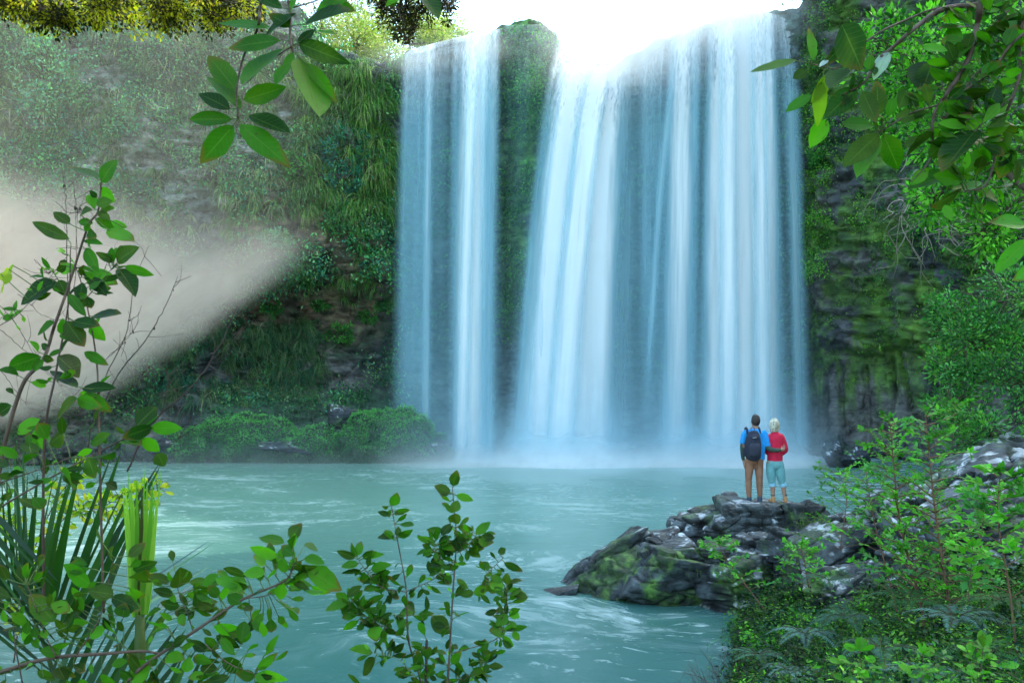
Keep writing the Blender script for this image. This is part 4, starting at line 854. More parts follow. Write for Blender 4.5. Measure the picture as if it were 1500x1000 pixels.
# ---------------------------------------------------------------- near plants that frame the view
LG = np.array([(.030, .135, .004), (.048, .20, .006), (.012, .055, .005), (.085, .31, .010), (.035, .085, .006)])
def wline(pts, D, ox, oy, s=3.): return [W(ox+p[0]/s, oy+p[1]/s, p[2] if len(p) > 2 else D) for p in pts]
class Plant:
    def __init__(p, name, label, cat, D, off, seed, group=None):
        p.D = D; p.ox, p.oy = off; p.lm = MB(); p.sm = MB(); p.lines = []; p.r = np.random.default_rng(seed); p.name, p.label, p.cat, p.group = name, label, cat, group
    def stem(p, pts, r0, r1=None, col=(.10, .065, .045)):
        ln = smooth_line(wline(pts, p.D, p.ox, p.oy), max(12, len(pts)*7)); dj = np.cumsum(p.r.normal(size=len(ln)))*.006*p.D/2; ln = ln*(1+dj/p.D)[:, None]+np.array([0, 0, CZ])*(-(dj/p.D))[:, None]
        tube(p.sm, ln, np.linspace(r0, r1 or r0*.5, len(ln)), col, k=6); p.lines.append(ln); return ln
    def leaf(p, L, cols=None, prof='oval', petiole=True, tilt=.45, scale=1.):
        r = p.r
        for q in L:
            bx, by, tx, ty = q[:4]; w_ = q[4] if len(q) > 4 else .45*math.hypot(tx-bx, ty-by)
            B0 = W(p.ox+bx/3, p.oy+by/3, 1.); 
            A = np.concatenate(p.lines) if p.lines else None
            D0 = p.D+r.uniform(-.12, .12)*p.D/2
            if A is not None:
                ax, ay = PX(A); j = np.argmin((ax-(p.ox+bx/3))**2+(ay-(p.oy+by/3))**2)
                if math.hypot(ax[j]-(p.ox+bx/3), ay[j]-(p.oy+by/3)) < 30: D0 = A[j, 1]+r.uniform(-.01, .01)
            Bp = W(p.ox+bx/3, p.oy+by/3, D0); ln = math.hypot(tx-bx, ty-by)/3*D0/F; dt = r.uniform(-.55, .45)*ln
            Tp = W(p.ox+tx/3, p.oy+ty/3, D0+dt)
            N = unit(np.array([0, -1, .35])+r.normal(size=3)*tilt)
            c = (LG if cols is None else np.array(cols)); c = c[r.integers(0, len(c))]
            Lr = np.linalg.norm(Tp-Bp); d = unit(Tp-Bp)
            # correct the width for the tilt of the blade
            s_ = unit(np.cross(d, N)); fs = max(.55, math.hypot(s_[0], s_[2]))
            leaves(p.lm, Bp[None], d, N, Lr*scale, w_/3*D0/F/fs, c, prof=prof, nseg=10, fold=r.uniform(.15, .5), curl=r.uniform(.0, .22), wav=.035, cvar=.12)
            if petiole and A is not None:
                near = A[j]
                if np.linalg.norm(near-Bp) < .10*p.D/2: tube(p.sm, smooth_line([near, (near+Bp)/2+r.normal(size=3)*.001, Bp+d*.1*Lr], 6), .0011*p.D/2, (.08, .14, .03), k=4)
    def fill(p, n, Lpx, cols=None, w=.45, prof='oval', lines=None, spread=1.):
        r = p.r
        for _ in range(n):
            ln = (lines or p.lines)[r.integers(0, len(lines or p.lines))]; q = ln[r.integers(len(ln)//6, len(ln))]; x, y = PX(q); a = r.uniform(0, 2*np.pi); l_ = Lpx*r.uniform(.55, 1.15)*3
            bx, by = (x-p.ox)*3+math.cos(a)*12*spread, (y-p.oy)*3+math.sin(a)*12*spread
            p.leaf([(bx, by, bx+math.cos(a)*l_, by+math.sin(a)*l_*.8-.12*l_, l_*w*r.uniform(.5, 1.05))], cols, 'obov' if r.random() < .6 else prof, tilt=.85)
    def done(p):
        o = p.lines[0][0]; e = empty(p.name, o, p.label, p.cat, p.group)
        p.sm.build('stem', M_BARK, e); p.lm.build('foliage', M_BIGLEAF, e); return e
# hanging branch at the top centre
a = Plant('hanging_branch', 'leafy branch with large leaves hanging at the top left of the falls', 'branch', 1.7, (0, 0), 21)
a.stem([(1150, -260, 1.75), (1145, 0), (1130, 130), (1070, 250), (1040, 400), (1046, 520)], .0032, .0018); a.stem([(1150, -260, 1.75), (1265, 0), (1275, 180), (1290, 230)], .003, .002); a.stem([(1265, 40), (1400, 0), (1500, -60)], .002); a.stem([(1290, 200), (1200, 260, 1.72), (1080, 370)], .0016)
a.leaf([(1020, 525, 818, 520, 66), (1026, 552, 880, 718, 98), (1095, 508, 1278, 592, 82), (1052, 548, 1268, 715, 100), (1075, 570, 1112, 660, 30), (1058, 480, 908, 312, 62), (1010, 482, 873, 398, 72), (1040, 400, 912, 238, 98), (1070, 440, 1258, 382, 80), (1062, 372, 1240, 212, 130), (1210, 375, 1282, 258, 62),
        (1230, 180, 985, 195, 80), (1190, 120, 958, 100, 66), (1325, 262, 1415, 500, 130), (1350, 280, 1480, 452, 66), (1312, 190, 1505, 268, 78), (1310, 190, 1385, 128, 52), (1335, 112, 1545, 50, 112), (1390, 60, 1560, -40, 70), (1240, 40, 1100, -30, 60), (1300, 60, 1160, 150, 66), (1380, 140, 1475, 140, 50), (1270, 60, 1330, -80, 80), (1280, 120, 1180, 60, 60), (1260, 0, 1200, -120, 90), (1420, 0, 1560, 40, 70), (1290, 230, 1240, 330, 40)], [LG[0], LG[1], LG[2]])
a.stem([(1150, -260, 1.75), (1500, -300), (1790, -80), (1800, -20)], .002); a.leaf([(1850, -40, 1925, 90, 80), (1790, -20, 1690, 25, 60), (1740, -60, 1700, 30, 50)])
a.done()
# overhanging branch at the top right
b = Plant('hanging_branch', 'thick leafy branch overhanging the top right corner', 'branch', 2.1, (1000, 0), 22)
bl_ = [b.stem([(1340, -260), (1310, 0), (1290, 130), (1250, 270), (1150, 430), (1100, 520), (1105, 700)], .010, .0025), b.stem([(1310, 20), (1140, 42), (1020, 125), (920, 212), (850, 270), (800, 360), (700, 420)], .007, .002),
       b.stem([(1200, 30), (1100, 42), (1000, 80), (870, 140), (760, 220), (680, 300), (560, 280)], .003, .0015), b.stem([(1560, -60), (1480, 150), (1480, 330), (1400, 560), (1340, 800), (1240, 840)], .006, .002),
       b.stem([(1560, 100), (1440, 200), (1340, 330), (1180, 430)], .004, .002), b.stem([(1130, 460), (1000, 500), (900, 560), (860, 580)], .0025, .0015), b.stem([(1460, 420), (1380, 480), (1300, 560), (1240, 640)], .003, .0015), b.stem([(1500, -100), (1420, 60), (1300, 160)], .005, .002), b.stem([(1110, 660), (1060, 740), (1000, 800)], .002)]
b.leaf([(500, 262, 293, 326, 46), (570, 266, 560, 118, 62), (548, 312, 484, 342, 52), (700, 108, 792, 310, 95), (820, 312, 826, 238, 38), (565, 418, 450, 490, 50), (635, 525, 558, 650, 74), (850, 575, 840, 550, 20), (700, 545, 842, 552, 66), (856, 510, 862, 352, 80), (790, 400, 852, 542, 72), (862, 588, 705, 738, 95), (862, 600, 760, 780, 74), (880, 588, 958, 752, 90), (1050, 205, 1165, 225, 54), (985, 392, 950, 478, 66), (925, 430, 905, 510, 50), (935, 520, 1062, 498, 64), (1105, 590, 978, 692, 95), (1080, 690, 1185, 598, 84), (1180, 768, 988, 812, 76), (1232, 795, 1100, 770, 74), (1222, 838, 1100, 912, 66), (1285, 838, 1388, 892, 76), (1270, 850, 1262, 912, 34), (1150, 900, 1182, 968, 44), (1452, 655, 1388, 785, 70), (1385, 640, 1198, 772, 76), (1462, 700, 1462, 805, 54), (1180, 110, 1202, 235, 74), (1100, 270, 1050, 400, 70)])
b.leaf([(760, 140, 622, 292, 60), (748, 308, 642, 392, 84), (765, 388, 622, 522, 96), (1062, 270, 1040, 395, 112), (1290, 570, 1138, 762, 92), (1190, 430, 1270, 500, 80), (1380, 380, 1330, 500, 70)], [(.012, .05, .01), (.018, .07, .012)])
b.leaf([(662, 310, 562, 450, 62), (608, 350, 600, 555, 62), (850, 480, 830, 400, 40)], [(.35, .36, .02), (.18, .30, .02)]); b.leaf([(905, 230, 838, 352, 54), (640, 265, 600, 292, 22)], [(.5, .6, .65)])  # near-white leaf colour at the end stands for a shiny sheen
b.fill(230, 38, None, .45, lines=[bl_[0], bl_[3], bl_[4], bl_[6], bl_[7]], spread=5); b.fill(24, 26, [(.015, .06, .01)], .5, lines=[bl_[1], bl_[5]])
b.leaf([(1510, 330*3, 1350, 325*3, 70), (1520, 350*3, 1370, 400*3, 70), (1540, 390*3, 1460, 410*3, 60)], [(.06, .26, .02)])
b.done()
# sapling at the left
c = Plant('sapling', 'tall sapling with dark stems and broad leaves at the left edge', 'sapling', 2.3, (0, 330), 23)
cl_ = [c.stem([(-30, 1500, 2.2), (-10, 1150), (20, 960), (100, 700), (190, 590), (240, 440), (300, 270), (385, 10), (430, -60), (445, -190)], .0075, .002), c.stem([(190, 1700), (195, 960), (245, 650), (300, 350), (310, 100)], .0045, .0014, (.07, .04, .03)), c.stem([(455, 1700), (435, 920), (425, 600), (375, 320), (330, 170)], .004, .0012),
       c.stem([(0, 440), (100, 370), (300, 130)], .0014), c.stem([(375, 325), (500, 180)], .0014), c.stem([(-20, 1250), (200, 1120), (350, 1040), (540, 940), (620, 900)], .003, .0015)]
c.leaf([(305, 60, 128, -18, 58), (515, 160, 592, 92, 78), (548, 180, 672, 222, 44), (520, 190, 602, 292, 58), (500, 160, 420, 118, 36), (370, 68, 446, 74, 32), (470, 20, 592, 70, 60), (560, 10, 440, 5, 50), (325, 212, 270, 150, 36), (376, 100, 440, 205, 62), (370, 215, 518, 258, 80), (400, 228, 470, 312, 52), (250, 248, 74, 332, 98), (350, 322, 362, 250, 56), (300, 300, 372, 396, 46), (258, 240, 292, 312, 62), (402, 402, 532, 384, 54), (240, 428, 168, 484, 54), (290, 420, 372, 535, 78), (400, 425, 462, 508, 64), (320, 420, 442, 446, 56), (262, 480, 342, 500, 34),
        (165, 558, 128, 508, 36), (216, 545, 175, 520, 32), (180, 575, 24, 628, 80), (190, 590, 145, 640, 40), (190, 578, 236, 594, 36), (82, 660, -10, 636, 44), (252, 575, 356, 662, 78), (370, 556, 472, 612, 46), (340, 712, 218, 638, 48), (360, 716, 508, 710, 48), (370, 738, 482, 818, 64), (340, 760, 222, 838, 70), (340, 760, 445, 800, 62), (50, 790, -10, 830, 60), (75, 912, 176, 850, 64), (150, 900, 192, 985, 52), (215, 962, 290, 905, 74), (400, 962, 482, 915, 54), (600, 880, 688, 792, 88), (662, 890, 804, 890, 60), (668, 885, 536, 935, 60), (540, 945, 620, 960, 52), (625, 935, 702, 992, 60),
        (430, -205, 298, -258, 52), (446, -188, 490, -288, 74), (425, -122, 394, -152, 26), (442, -165, 502, -100, 58), (422, -90, 494, -108, 58), (355, -40, 402, -72, 46), (432, -60, 482, -28, 38), (305, -5, 234, -60, 42), (410, -10, 340, -16, 36), (440, -60, 505, -75, 40), (420, -30, 500, 10, 44)])
c.fill(80, 24, None, .5, spread=2)
c.leaf([(40, 190, 15, 215, 26), (60, 170, 30, 240, 34), (20, 260, 50, 210, 34), (0, 210, 40, 250, 34), (10, 300, 20, 250, 30)], [(.55, .6, .02), (.35, .5, .02)])  # backlight painted in as yellow leaf colour
c.fill(16, 12, [(.16, .4, .03)], .5, lines=[cl_[3]], spread=2.5)
c.done()
def twig(ox, oy, L, label, seed, D=2.4):
    r = np.random.default_rng(seed); mb = MB(); e0 = None
    for pts, r0 in L:
        ln = smooth_line(wline(pts, D, ox, oy), 26, .0012); tube(mb, ln, np.linspace(r0, r0*.35, 26), (.07, .045, .035), k=5)
        if e0 is None: e0 = ln[0]
        for _ in range(6):
            q = ln[r.integers(6, 26)]; d = unit(r.normal(size=3)*[1, .4, 1]+[.3, 0, .5]); tube(mb, smooth_line([q, q+d*.03, q+d*.06+r.normal(size=3)*.012], 6), np.linspace(.0009, .0005, 6), (.07, .045, .035), k=4)
        for _ in range(3):
            q = ln[r.integers(12, 26)]; leaves(mb, q[None], unit(r.normal(size=3)+[0, 0, -1]), rdir(1), .012, .006, (.04, .025, .015), nseg=3)
    tag(mb.build('bare_twig', M_BARK, origin=e0), label, 'twig')
twig(0, 330, [([(560, 1080), (660, 880), (850, 700), (960, 540), (1045, 348)], .0028), ([(740, 950), (745, 850), (775, 720)], .001), ([(700, 760), (745, 700), (735, 640)], .001), ([(740, 980), (790, 930), (820, 878)], .0011)], 'long bare twig reaching up and right in front of the dark left cliff', 31)
twig(0, 330, [([(430, 900), (500, 690), (640, 500), (720, 370), (782, 224)], .0022), ([(560, 670), (620, 655), (668, 610)], .001)], 'bare twig rising through the sunbeam', 32)
twig(0, 330, [([(380, 1000), (450, 700), (555, 470), (590, 250), (655, 86)], .0018), ([(450, 600), (540, 520), (612, 420)], .0009), ([(400, 300), (470, 170), (515, 70)], .0009)], 'thin bare twig just right of the left sapling', 33)
twig(0, 0, [([(300, 1500), (292, 960), (285, 830), (265, 700)], .0015), ([(330, 1300), (335, 960), (325, 840)], .0011), ([(335, 960), (350, 890)], .0008)], 'two fine dead stalks standing above the left sapling', 34)
twig(0, 330, [([(-60, 300), (60, 420), (200, 640), (330, 740)], .0012), ([(-20, 440), (120, 560), (260, 700), (400, 900)], .0012), ([(-10, 620), (110, 780), (200, 860)], .0011), ([(150, 150), (200, 200), (260, 260)], .001), ([(80, 300), (200, 400), (330, 420)], .001)], 'criss crossing dead twigs behind the left sapling', 35, 2.6)
# nikau style palm, bottom left
pe = empty('palm', W(130, 1120, 2.7), 'palm with stiff dark strap leaves and one bright folded new leaf at the bottom left', 'palm')
def frond(L, D, cols, seed, rach=None, prof='blade', fold=.5, nm='frond', pleats=True):
    r = np.random.default_rng(seed); mb = MB()
    for q in L:
        bx, by, tx, ty, w_ = q; B = W(bx/3, 670+by/3, D+r.uniform(-.05, .05)); T = W(tx/3, 670+ty/3, D+r.uniform(-.25, .3)); d = unit(T-B); N = unit(np.array([r.uniform(-.5, .5), -1, .3]))
        c_ = np.array(cols)[r.integers(0, len(cols))]; s_ = unit(np.cross(d, N)); wd = w_/3*D/F*1.7
        for o_ in (-.5, .5):   # two halves meeting at a keel
            leaves(mb, (B+s_*o_*wd*.5)[None], d, unit(N+s_*o_*.9), np.linalg.norm(T-B), wd*.52, c_*(1 if o_ > 0 else .62), prof=prof, nseg=10, fold=.15, curl=r.uniform(-.02, .06), cvar=.08)
    if rach: tube(mb, smooth_line([W(x/3, 670+y/3, D) for x, y in rach], 16), np.linspace(.012, .004, 16), (.05, .09, .03))
    return mb.build(nm, M_LEAF, pe)
DK = [(.022, .075, .022), (.035, .11, .02), (.03, .085, .035)]
frond([(100, 640, 45, -60, 36), (110, 640, 80, -80, 30), (95, 640, 150, 60, 44), (140, 640, 260, 40, 46), (185, 640, 350, -20, 46), (200, 700, 320, 110, 40), (255, 720, 505, -25, 56), (285, 740, 560, 120, 48), (300, 760, 692, 20, 48), (360, 780, 570, 280, 52), (60, 640, 10, 60, 30), (150, 700, 170, 180, 34)], 2.75, DK, 41, [(260, 1150), (220, 900), (120, 640)])
frond([(270, 1060, 430, 700, 50), (330, 1080, 530, 690, 50), (400, 1100, 640, 680, 52), (470, 1100, 720, 640, 52), (540, 1120, 800, 740, 50), (620, 1130, 850, 830, 44), (700, 1130, 830, 840, 40), (800, 1120, 910, 860, 44), (200, 1060, 330, 740, 44)], 2.6, DK, 42, [(200, 1250), (400, 1080), (800, 1130)])
frond([(-40, 250, 250, 560, 34), (-60, 320, 200, 640, 34), (-60, 400, 160, 720, 34), (-60, 500, 240, 820, 34), (-60, 600, 300, 930, 30), (-60, 720, 230, 960, 30)], 2.5, [(.025, .07, .03), (.03, .09, .03)], 43)
frond([(430, 700, 936, 368, 22), (600, 660, 915, 480, 16), (640, 700, 958, 500, 14), (700, 720, 930, 600, 26), (400, 760, 620, 560, 26)], 2.8, [(.22, .34, .38), (.3, .42, .45)], 44)
def spear():
    mb = MB(); D = 2.55; n = 15
    for i in range(n):
        t = i/(n-1); bx = 585+62*t; tx = 538+172*t; ty = 100+45*math.sin(i*2.1)+30*math.sin(i*5.3)+(60 if .38 < t < .5 else 0)
        cc = (.06, .075, .02) if .36 < t < .55 else [(.20, .42, .04), (.30, .52, .06), (.13, .33, .03)][i % 3]
        B = W(bx/3, 670+(700 if t < .6 else 690)/3, D+.006*math.sin(i*3.14)); T = W(tx/3, 670+ty/3, D+.02*math.sin(i*3.14+1)); N = unit(np.array([(.75 if i % 2 else -.75), -1, 0]))
        leaves(mb, B[None], unit(T-B), N, np.linalg.norm(T-B), .022, cc, prof='blade', nseg=8, fold=.2, curl=.0, cvar=.05)
    tube(mb, [W(205, 1060, D), W(205, 960, D), W(205, 900, D)], [.02, .018, .014], (.07, .12, .03)); return mb.build('spear_leaf', M_LEAF, pe)
spear()
# leafy branch across the bottom left
f = Plant('low_branch', 'low leafy branch reaching right from the bottom left corner', 'branch', 2.05, (0, 670), 24)
f.stem([(-80, 960), (0, 940), (220, 880), (440, 862), (620, 850), (700, 860)], .0055, .003); f.stem([(560, 980), (650, 900), (850, 765), (960, 690), (1070, 620), (1250, 540), (1290, 470)], .0045, .002); f.stem([(-60, 130), (120, 70), (310, 0)], .002)
f.stem([(850, 765), (825, 690), (785, 590), (780, 560)], .0018); f.stem([(900, 820), (1000, 900), (1120, 950)], .002); f.stem([(1070, 620), (1180, 600), (1230, 545)], .0015); f.stem([(330, 875), (440, 700), (480, 520), (500, 440)], .0018); f.stem([(250, 880), (200, 780), (120, 560)], .002); f.stem([(100, 1000), (60, 760), (90, 620)], .002)
f.leaf([(1280, 360, 1318, 285, 62), (1250, 374, 1138, 346, 36), (1225, 432, 1098, 394, 58), (1248, 505, 1248, 440, 58), (1290, 430, 1235, 385, 50), (1335, 380, 1397, 412, 38), (1338, 440, 1428, 468, 40), (1290, 482, 1392, 482, 40), (1345, 482, 1502, 584, 80), (1290, 522, 1362, 518, 32), (1285, 540, 1358, 578, 32), (1240, 550, 1232, 625, 54), (1212, 625, 1316, 710, 48), (1165, 510, 1066, 498, 46), (1140, 542, 1160, 478, 44), (1072, 600, 984, 545, 74), (1060, 642, 1000, 600, 50), (962, 612, 915, 562, 42), (1075, 655, 1108, 672, 26), (785, 570, 802, 488, 68), (748, 548, 642, 514, 38), (762, 602, 672, 578, 40), (820, 605, 927, 590, 40), (830, 548, 928, 545, 38), (790, 652, 698, 640, 52), (870, 640, 948, 630, 38), (850, 652, 918, 672, 34), (938, 740, 1082, 770, 64), (950, 780, 1052, 842, 56), (970, 792, 1032, 866, 50), (905, 850, 838, 800, 42), (898, 790, 962, 832, 40), (978, 880, 1072, 948, 64), (1130, 932, 1208, 868, 42), (1140, 942, 1270, 972, 48), (1120, 962, 1036, 948, 46), (1010, 962, 888, 992, 44), (1130, 980, 1140, 1040, 50),
        (400, 562, 278, 468, 86), (500, 602, 388, 580, 64), (490, 612, 612, 662, 64), (482, 500, 512, 472, 40), (540, 700, 545, 640, 74), (620, 930, 560, 860, 80), (660, 900, 580, 990, 100), (270, 60, 340, 130, 80), (385, 0, 420, 90, 80), (690, -20, 722, 40, 60), (90, 470, 120, 560, 70), (240, 720, 130, 600, 80), (230, 690, 290, 620, 70)])
f.fill(250, 32, None, .55, spread=9); f.fill(14, 14, [(.10, .34, .03)], .5, spread=3)
f.done()
# shrub behind, backlight painted in as yellow leaf colour
y_ = Plant('sun_painted_shrub', 'shrub behind the palm with sunlight painted into its yellow leaves', 'shrub', 4.2, (0, 670), 25)
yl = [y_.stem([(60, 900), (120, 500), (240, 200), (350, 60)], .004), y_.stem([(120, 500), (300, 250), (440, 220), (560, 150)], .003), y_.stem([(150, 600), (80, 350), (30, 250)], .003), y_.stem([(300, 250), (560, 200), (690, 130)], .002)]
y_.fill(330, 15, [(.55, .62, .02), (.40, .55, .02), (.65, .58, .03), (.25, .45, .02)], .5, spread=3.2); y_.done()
# sapling, bottom centre
d = Plant('sapling', 'young sapling with upright stems and small oval leaves at the bottom centre', 'sapling', 2.3, (450, 670), 26)
dl_ = [d.stem([(525, 1250), (500, 990), (445, 800), (435, 580), (400, 380), (370, 210)], .0032, .0011), d.stem([(600, 1250), (625, 860), (640, 600), (655, 350), (638, 130)], .0034, .0011), d.stem([(440, 585), (560, 530), (645, 448)], .0012), d.stem([(610, 692), (430, 690), (300, 680), (190, 640)], .0012, col=(.16, .22, .06)), d.stem([(440, 590), (330, 570), (270, 510), (222, 445)], .0014), d.stem([(640, 600), (760, 580), (800, 500), (862, 440)], .0014),
       d.stem([(640, 858), (830, 795), (870, 700), (880, 590)], .0014), d.stem([(510, 1000), (400, 885), (285, 855)], .0013, col=(.16, .22, .06)), d.stem([(430, 780), (290, 720), (190, 650)], .0013), d.stem([(655, 420), (720, 370), (750, 330)], .0011), d.stem([(600, 1000), (740, 940), (790, 870)], .0013), d.stem([(640, 500), (570, 420), (560, 370)], .0011), d.stem([(505, 1060), (520, 1000), (525, 800)], .005, .004, (.03, .02, .015))]
d.leaf([(640, 125, 658, 56, 48), (630, 155, 558, 122, 44), (655, 165, 730, 186, 36), (645, 238, 662, 186, 46), (650, 240, 603, 208, 28), (645, 245, 664, 294, 44), (660, 300, 732, 322, 34), (740, 335, 804, 282, 42), (765, 348, 826, 352, 38), (715, 380, 820, 366, 48), (545, 368, 480, 348, 28), (600, 322, 524, 316, 28), (590, 342, 632, 288, 34), (650, 412, 664, 345, 48),
        (372, 212, 397, 153, 46), (362, 252, 310, 238, 26), (380, 245, 427, 246, 24), (355, 212, 328, 212, 22), (385, 347, 310, 344, 28), (400, 347, 464, 316, 36), (398, 345, 400, 300, 30), (220, 430, 236, 366, 40), (213, 440, 128, 410, 38), (245, 432, 337, 425, 30), (225, 464, 148, 482, 34), (235, 502, 150, 506, 36), (285, 530, 213, 536, 32), (280, 490, 372, 470, 38), (305, 570, 248, 576, 28),
        (175, 610, 240, 560, 38), (180, 630, 124, 594, 44), (175, 636, 80, 666, 38), (260, 640, 338, 603, 32), (225, 715, 153, 758, 32), (245, 738, 318, 688, 38), (290, 738, 306, 808, 66), (210, 660, 138, 666, 28), (865, 460, 948, 500, 36), (840, 420, 872, 398, 34), (875, 556, 880, 506, 38), (860, 546, 804, 518, 32), (885, 556, 948, 540, 24), (880, 582, 944, 583, 26), (860, 576, 798, 542, 42), (870, 642, 868, 595, 34), (735, 602, 790, 563, 48), (885, 676, 934, 702, 38), (880, 690, 830, 738, 48), (850, 682, 845, 652, 34), (885, 747, 968, 740, 32), (905, 762, 932, 802, 34), (870, 770, 798, 760, 44), (860, 782, 904, 832, 34), (780, 686, 842, 670, 28), (545, 700, 628, 772, 66), (285, 860, 184, 838, 34), (300, 880, 236, 955, 50), (790, 872, 795, 842, 40), (800, 915, 862, 918, 30), (230, 990, 178, 950, 30)])
d.fill(420, 22, [LG[0], LG[1], LG[2], LG[0]], .5, spread=1.6); d.fill(26, 13, [(.16, .42, .03)], .5, lines=[dl_[10], dl_[1], dl_[7], dl_[2]]); d.done()
# ---------------------------------------------------------------- people
def flat_mat(name, c, rough=.8, bump=.25, sc_=60, var=.5):
    m, nt = newmat(name); k = NT(nt); n = k.noise(sc_, 4, .6); n2 = k.noise(9, 3, .6); v = k.m('ADD', k.m('MULTIPLY', n2, var), 1-var/2)
    col = k.mix(1., (*c, 1), k.n('ShaderNodeCombineColor', ins={0: v, 1: v, 2: v}).outputs[0], 'MULTIPLY')
    k.out(k.n('ShaderNodeBsdfPrincipled', ins={'Base Color': col, 'Roughness': rough, 'Normal': k.n('ShaderNodeBump', ins={'Strength': bump, 'Distance': .035, 'Height': k.m('ADD', n2, k.m('MULTIPLY', n, .2))}).outputs[0]}).outputs[0]); return m
SKIN = flat_mat('skin', (.42, .24, .17), .5, .1); 
def cloth(n, c, **kw): return flat_mat(n, c, .85, .5, **kw)
PY0, PD = 736., 17.
def body(name, parts, mat, parent, vox=.011, smooth=3, subs=None):
    """union of tapered elliptical tubes (each: list of (x, y, z, rx, ry)) fused to one continuous surface"""
    mb = MB()
    for pts in parts:
        p = np.array(pts, float); q = smooth_line(p, (len(p)-1)*6+1)
        o_ = np.array(parent['_o']); tube(mb, q[:, :3], np.maximum(q[:, 3], .004), (1, 1, 1), k=16, ry=np.maximum(q[:, 4], .004))
    o = mesh_obj(name, np.concatenate(mb.v), [np.concatenate(x) for x in mb.f.values()], mat, origin=(0, 0, 0), parent=None)
    m_ = o.modifiers.new('r', 'REMESH'); m_.mode = 'VOXEL'; m_.voxel_size = vox; m_.use_smooth_shade = True
    s_ = o.modifiers.new('s', 'SMOOTH'); s_.iterations = smooth; s_.factor = .6
    dg = bpy.context.evaluated_depsgraph_get(); me = bpy.data.meshes.new_from_object(o.evaluated_get(dg)); o.modifiers.clear(); o.data = me
    me.materials.clear(); me.materials.append(mat)
    for pl_ in me.polygons: pl_.use_smooth = True
    o.parent = parent; return o
def person(px, label):
    base = W(px, PY0, PD); return empty('person', base, label, 'person')
def rnd(z, r, ry, x=0, y=0): return (x, y, z, r, ry)
# man: x to the right, y away from the camera
mn = person(1105, 'man in a bright blue shirt and brown trousers standing with his arm around the woman')
SH = .0
body('body', [
    [(.02, 0, 1.44, .065, .06), (.022, 0, 1.50, .058, .058), (.024, .012, 1.56, .056, .06)],
    [(.024, .01, 1.50, .04, .045), (.024, .015, 1.545, .066, .08), (.024, .012, 1.61, .078, .095), (.024, .008, 1.67, .072, .088), (.024, .004, 1.715, .045, .055), (.024, .004, 1.73, .012, .02)],
    [(.024, .10, 1.60, .012, .016), (.024, .118, 1.585, .014, .014)],
    [(-.058, .012, 1.60, .010, .016), (-.060, .012, 1.63, .012, .02)], [(.104, .012, 1.60, .010, .016), (.107, .012, 1.63, .012, .02)],
    [(0, 0, .84, .13, .10), (.0, 0, 1.0, .14, .09), (.01, 0, 1.2, .16, .10), (.01, 0, 1.36, .17, .10), (.015, 0, 1.43, .13, .08), (.02, 0, 1.46, .07, .06)],
    [(-.09, 0, .88, .085, .085), (-.11, .0, .48, .055, .06), (-.105, .01, .3, .052, .055), (-.10, 0, .09, .035, .04)],
    [(.09, 0, .88, .085, .085), (.085, .0, .48, .055, .06), (.095, .01, .3, .052, .055), (.105, 0, .09, .035, .04)],
    [(-.17, 0, 1.37, .05, .05), (-.235, -.02, 1.12, .042, .042), (-.22, .02, .90, .03, .03), (-.205, .03, .82, .026, .03)],
    [(.19, 0, 1.37, .05, .05), (.235, -.10, 1.10, .042, .042), (.36, -.165, 1.055, .034, .034), (.475, -.150, 1.065, .026, .028)],
    # left hand
    [(-.205, .03, .84, .022, .03), (-.198, .035, .79, .020, .038), (-.196, .038, .755, .016, .034)],
    [(-.196, .005, .77, .009, .009), (-.192, .0, .72, .008, .008), (-.186, .003, .69, .006, .006)], [(-.197, .025, .76, .009, .009), (-.191, .023, .70, .008, .008), (-.184, .026, .672, .006, .006)],
    [(-.197, .045, .76, .009, .009), (-.191, .046, .705, .008, .008), (-.184, .048, .678, .006, .006)], [(-.197, .064, .765, .008, .008), (-.192, .068, .72, .007, .007), (-.187, .068, .70, .006, .006)],
    [(-.205, .0, .80, .010, .010), (-.195, -.02, .765, .009, .009), (-.19, -.022, .74, .007, .007)],
    # right hand on her waist
    [(.465, -.150, 1.065, .024, .03), (.51, -.140, 1.068, .036, .018), (.53, -.130, 1.068, .032, .014)],
    [(.515, -.132, 1.10, .009, .009), (.555, -.115, 1.098, .008, .008), (.575, -.085, 1.095, .006, .006)], [(.525, -.135, 1.08, .009, .009), (.565, -.115, 1.078, .008, .008), (.585, -.082, 1.075, .006, .006)],
    [(.525, -.135, 1.06, .009, .009), (.562, -.115, 1.056, .008, .008), (.580, -.085, 1.052, .006, .006)], [(.515, -.133, 1.04, .008, .008), (.548, -.117, 1.034, .007, .007), (.565, -.092, 1.03, .006, .006)],
    [(.485, -.145, 1.09, .010, .010), (.505, -.135, 1.125, .009, .009), (.52, -.12, 1.14, .007, .007)],
], SKIN, mn, .0085, 2)
body('hair', [[(.024, -.02, 1.535, .05, .05), (.024, -.018, 1.60, .084, .092), (.024, -.012, 1.67, .084, .098), (.026, -.004, 1.73, .062, .075), (.03, .0, 1.757, .02, .03)],
              [(.0, .05, 1.72, .02, .03), (.03, .06, 1.75, .018, .02), (.06, .05, 1.73, .015, .02)]], flat_mat('dark_hair', (.035, .025, .022), .6, .9, 150, .9), mn, .009, 1)
